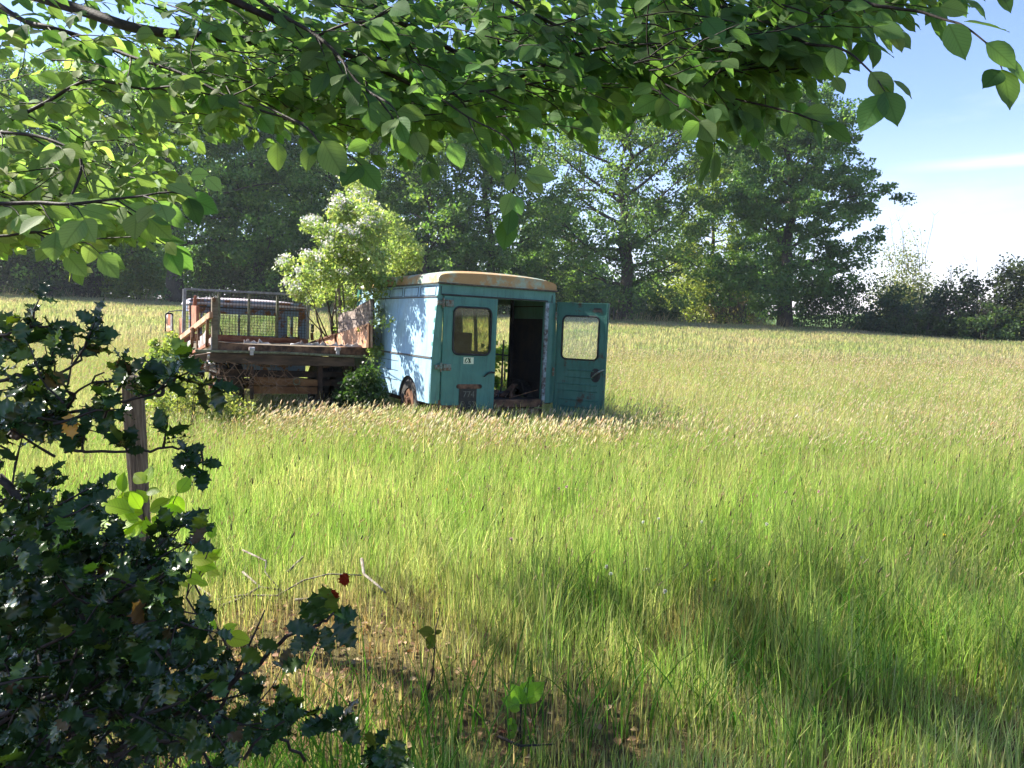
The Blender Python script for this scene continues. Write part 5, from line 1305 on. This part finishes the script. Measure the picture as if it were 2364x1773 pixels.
# the body of the bush: twigs inside its outline
HP1 = [(-80,740),(30,735),(90,790),(150,860),(205,815),(255,850),(280,900),(330,960),(370,1000),(300,1050),(230,1080),(150,1060),(60,1080),(90,1150),(130,1170),(190,1190),(300,1190),(355,1230),(410,1290),(455,1340),(450,1400),(500,1470),(560,1540),(600,1600),(620,1680),(680,1740),(700,1790),(-80,1800)]
k = 0
while k < 400:
    px, py = hr.uniform(-80, 800), hr.uniform(735, 1800)
    if not inpoly(px, py, HP1): continue
    if py < 1130 and (hr.uniform() < .72 or float(fnoise(np.array([px]), np.array([py]), 130, 3)[0]) > .25): continue
    if px > 400 and hr.uniform() < .62: continue
    if py >= 1130 and float(fnoise(np.array([px]), np.array([py]), 150, 8)[0]) > .38: continue
    if not inpoly(px + 70, py - 20, HP1): continue
    if 170 < px < 460 and 985 < py < 1270: continue
    D = hr.uniform(1.5, 2.3) if py < 1200 else hr.uniform(1.35, 2.2)
    p = at(px, py, D)
    if p.z < float(gz(p.x, p.y)) + .04: continue
    htwig(p, (hr.normal(.35,.5), hr.normal(-.1,.5), hr.normal(.35,.4)), hr.uniform(.08,.2), int(hr.integers(3,7)), hr.uniform(.034,.054)); k += 1
for k in range(90):
    px, py = hr.uniform(-60, 560), hr.uniform(1150, 1750); D = hr.uniform(1.6, 2.3); 
    if not inpoly(px + 60, py - 60, HP1) or (205 < px < 440 and py < 1290): continue
    q = np.array(at(px, py, D)); b0 = np.array(hroot)+hr.normal(0,.12,3)*np.array([1,1,0])
    hm.tube([b0, b0*.5+q*.5+np.array([0,0,.15])+hr.normal(0,.05,3), q, q+np.array([hr.normal(.05,.08),hr.normal(0,.05),hr.normal(.12,.08)])], [.014,.009,.005,.002], 5, cap=False)
HS.mb = hm; HS.build(HOLLY, holly, 'spiny_leaves', 'stems', 'holly')
# post
pz = 4.0; pb = at(318, 1180, pz); 
g0 = float(gz(pb.x, pz)); top = at(305, 868, pz); 
pst = empty('fence_post', (pb.x + .02, pz, g0), 'weathered round wooden post behind the holly, with a black ring insulator', 'post')
pm = MB(); n_ = 14; tx, tz = top.x - (pb.x+.02), top.z - g0
rows = []
for i in range(9):
    t = i/8; zz = -.3 + (tz+.3)*t; cx_ = tx*max(0, zz)/tz; rr_ = .050 + .004*math.sin(t*9)
    rows.append(len(pm.v))
    for k in range(n_):
        a = 2*PI*k/n_; q = rr_*(1 + .07*math.sin(a*3+t*2) + .05*math.sin(a*7)); pm.v.append((cx_ + q*math.cos(a), q*math.sin(a), zz - (0 if i < 8 else .02*math.cos(a))))
for i in range(8):
    for k in range(n_): l = (k+1) % n_; pm.f.append((rows[i]+k, rows[i]+l, rows[i+1]+l, rows[i+1]+k))
pm.f.append(tuple(rows[8]+k for k in range(n_)))
pm.build('timber', simple('grey_weathered_timber', (.11,.08,.055), .9, (.25,.19,.13), 16, bump=1.0, bscale=30, stretch=(6,6,.5)), pst)
ic = at(366, 903, pz-.06) - Vector(pst.location)
MB().tube([ic + Vector((.024*math.cos(a), 0, .024*math.sin(a))) for a in [2*PI*i/14 for i in range(14)]], .010, 6, closed=True).build('ring_insulator', M['black'], pst, smooth=True)
MB().tube([Vector((tx*ic.z/tz + .03, 0, ic.z)), ic + Vector((-.018,0,0))], .007, 6).build('screw_shank', M['rust'], pst)
# bright young seedlings catching the sun
def seedling(name, label, cat, base, stems, seed, size=.07, c1=(.20,.34,.03), c2=(.36,.50,.06), T=BEECH, mat='young', lf=()):
    s = Spray(seed); b0 = Vector((*base, float(gz(*base)))); e = empty(name, b0, label, cat, None)
    for (pix) in stems:
        pts = [np.array(b0)] if pix[0] is None else []; pts += [np.array(at(*p)) for p in pix if p is not None]
        s.mb.tube(pts, [.005*(1-.7*i/len(pts)) for i in range(len(pts))], 5, cap=False)
        d = pts[-1]-pts[-2]; s.twig(pts[-1], d, .10, 3, size, c1, c2, face=.5); s.twig(pts[-2], d + s.r.normal(0,.05,3), .10, 3, size, c1, c2, face=.5)
    for (x0,y0,x1,y1,D) in lf:
        a=np.array(at(x0,y0,D)); b=np.array(at(x1,y1,D)); s.leaf(a, nrm(b-a), nrm(np.array([0,-.7,.7])), np.linalg.norm(b-a), np.array(c2))
    s.build(T, e, 'leaves', 'stems', mat); return e
seedling('hazel_sapling', 'lime-green sunlit sapling leaves in front of the wooden post', 'sapling', (-1.35, 2.75), [[None,(300,1350,2.7),(340,1240,2.7),(330,1180,2.7)],[None,(340,1300,2.7),(390,1200,2.7)],[None,(280,1300,2.65),(280,1200,2.65)]], 51,
    lf=((320,1200,240,1205,2.6),(300,1180,232,1160,2.6),(325,1175,300,1135,2.6),(360,1185,425,1180,2.65),(330,1215,300,1240,2.6),(300,1195,215,1195,2.65),(330,1185,250,1172,2.65),(330,1205,265,1225,2.66),(345,1180,390,1150,2.7),(350,1195,400,1215,2.7),(395,1145,425,1185,2.72),(340,1160,315,1130,2.7),(335,1200,345,1235,2.64)))
seedling('hazel_sapling', 'small yellow-green seedling at the right edge of the holly, lower one', 'sapling', (-.95, 2.9), [[None,(450,1350,2.85),(470,1300,2.85)],[None,(430,1380,2.8),(440,1330,2.8)]], 52, .06, lf=((440,1290,505,1285,2.85),(450,1300,500,1310,2.85),(430,1330,470,1345,2.8),(500,1450,450,1430,2.6),(510,1465,545,1440,2.6),(520,1470,580,1480,2.6)))
seedling('dock_plant', 'bright green broad-leaved seedling low in the foreground grass', 'plant', (.03, 2.93), [[None,(1205,1610,2.9)]], 53, .04, (.14,.30,.03),(.24,.42,.05),
    lf=((1205,1625,1183,1580,2.88),(1205,1625,1225,1570,2.88),(1210,1620,1255,1575,2.9),(1200,1630,1158,1612,2.86),(1200,1640,1170,1625,2.86)))
seedling('yellow_seedling', 'dark stalk with limp yellow leaves standing in the dry grass', 'plant', (-.38, 3.25), [[None,(998,1560,3.2),(1003,1500,3.2),(1006,1450,3.2)]], 54, .012, (.10,.14,.03),(.14,.16,.03),
    lf=((1003,1460,965,1455,3.2),(1003,1462,1020,1456,3.2),(1003,1465,985,1500,3.2)))
for o in col.objects:
    if o.name.startswith('yellow_seedling'):
        pass
# fallen dead branches
dbr = empty('fallen_branch', at(700, 1400, 4.4), 'bleached fallen dead branch lying in the grass right of the holly', 'branch')
db = MB()
def dpt(px, py, D): p = at(px, py, D); return p - dbr.location
for pts, r0 in (([(420,1330,4.6),(500,1385,4.3),(555,1375,4.3),(640,1375,4.3),(700,1340,4.35),(760,1325,4.4),(835,1328,4.4)], .007), ([(835,1290,4.5),(840,1325,4.4),(870,1350,4.3),(890,1368,4.2)], .010), ([(560,1270,4.6),(615,1295,4.5),(612,1320,4.45),(640,1355,4.35)], .006),
    ([(560,1320,4.5),(600,1355,4.4),(650,1362,4.35)], .007), ([(665,1320,4.5),(700,1285,4.6)], .008), ([(510,1400,4.2),(560,1380,4.3),(600,1355,4.3)], .009), ([(680,1385,4.2),(740,1380,4.2)], .008)):
    db.tube([dpt(*p) for p in pts], [r0*(1-.5*i/len(pts)) for i in range(len(pts))], 6)
db.build('dead_limb', M['deadwood'], dbr, smooth=True)
lg = MB().tube([at(110,1490,2.6), at(150,1525,2.5), at(200,1560,2.4)], [.035,.032,.03], 9).build('fallen_log', M['bark'], None, smooth=True); tag(lg, 'short dark log lying in the shade under the holly', 'log')
tw = MB().tube([at(1150,1700,2.75), at(1200,1722,2.72), at(1280,1718,2.75)], [.006,.005,.003], 5); tw.build('fallen_twig', M['twig']); tag(col.objects['fallen_twig'], 'thin dark twig on the ground below the bright seedling', 'twig')
# small meadow flowers
def flower(px, py, D, kind, label, grp):
    x_, y_ = (px-CX)/F*D, D; p = at(px, py, D); z0 = float(gz(p.x, D)); e = empty(kind, (p.x, D, z0), label, 'flower', grp)
    hgt = max(.12, p.z - z0); MB().tube([(0,0,0),(.01,0,hgt*.6),(0,0,hgt)], .0016, 4, cap=False).build('stem', flower_m['stem'], e)
    rf = np.random.default_rng(int(px)); n_ = 26 if kind != 'buttercup' else 6
    d_ = nrm(rf.normal(size=(n_,3)) + np.array([0,0,.5])); Rm = frames(d_, nrm(rf.normal(size=(n_,3))))
    leaves('bloom', CARD, Rm, np.tile([0,0,hgt], (n_,1)), np.full(n_, .013), jit(np.tile(flower_m[kind], (n_,1)), rf, .1), M['petal'], e)
flower_m = {'stem': simple('flower_stem', (.08,.14,.03), .7), 'white_clover': (.75,.74,.68), 'pink_clover': (.62,.38,.42), 'buttercup': (.75,.55,.03)}
fr_rng = random.Random(12)
for (px, py) in ((1290,1128),(1308,1124),(1180,1245),(1890,1135)): flower(px, py, 1.35*1773/(py-718), 'pink_clover', 'pink clover head standing in the lit meadow grass', 'pink clover heads')
for (px, py) in ((1485,1205),(1520,1198),(1410,1325),(1490,1315),(1990,1288),(1400,1308),(1535,1365),(1620,1205),(1770,1210)): flower(px, py, 1.4*1773/(py-718), 'white_clover', 'white clover head standing in the lit meadow grass', 'white clover heads')
for (px, py) in ((1650,1340),(1032,1130),(1282,1008),(2180,1235),(1045,1008),(1780,1000)): flower(px, py, 1.4*1773/(py-718), 'buttercup', 'yellow buttercup in the lit meadow grass', 'buttercups')
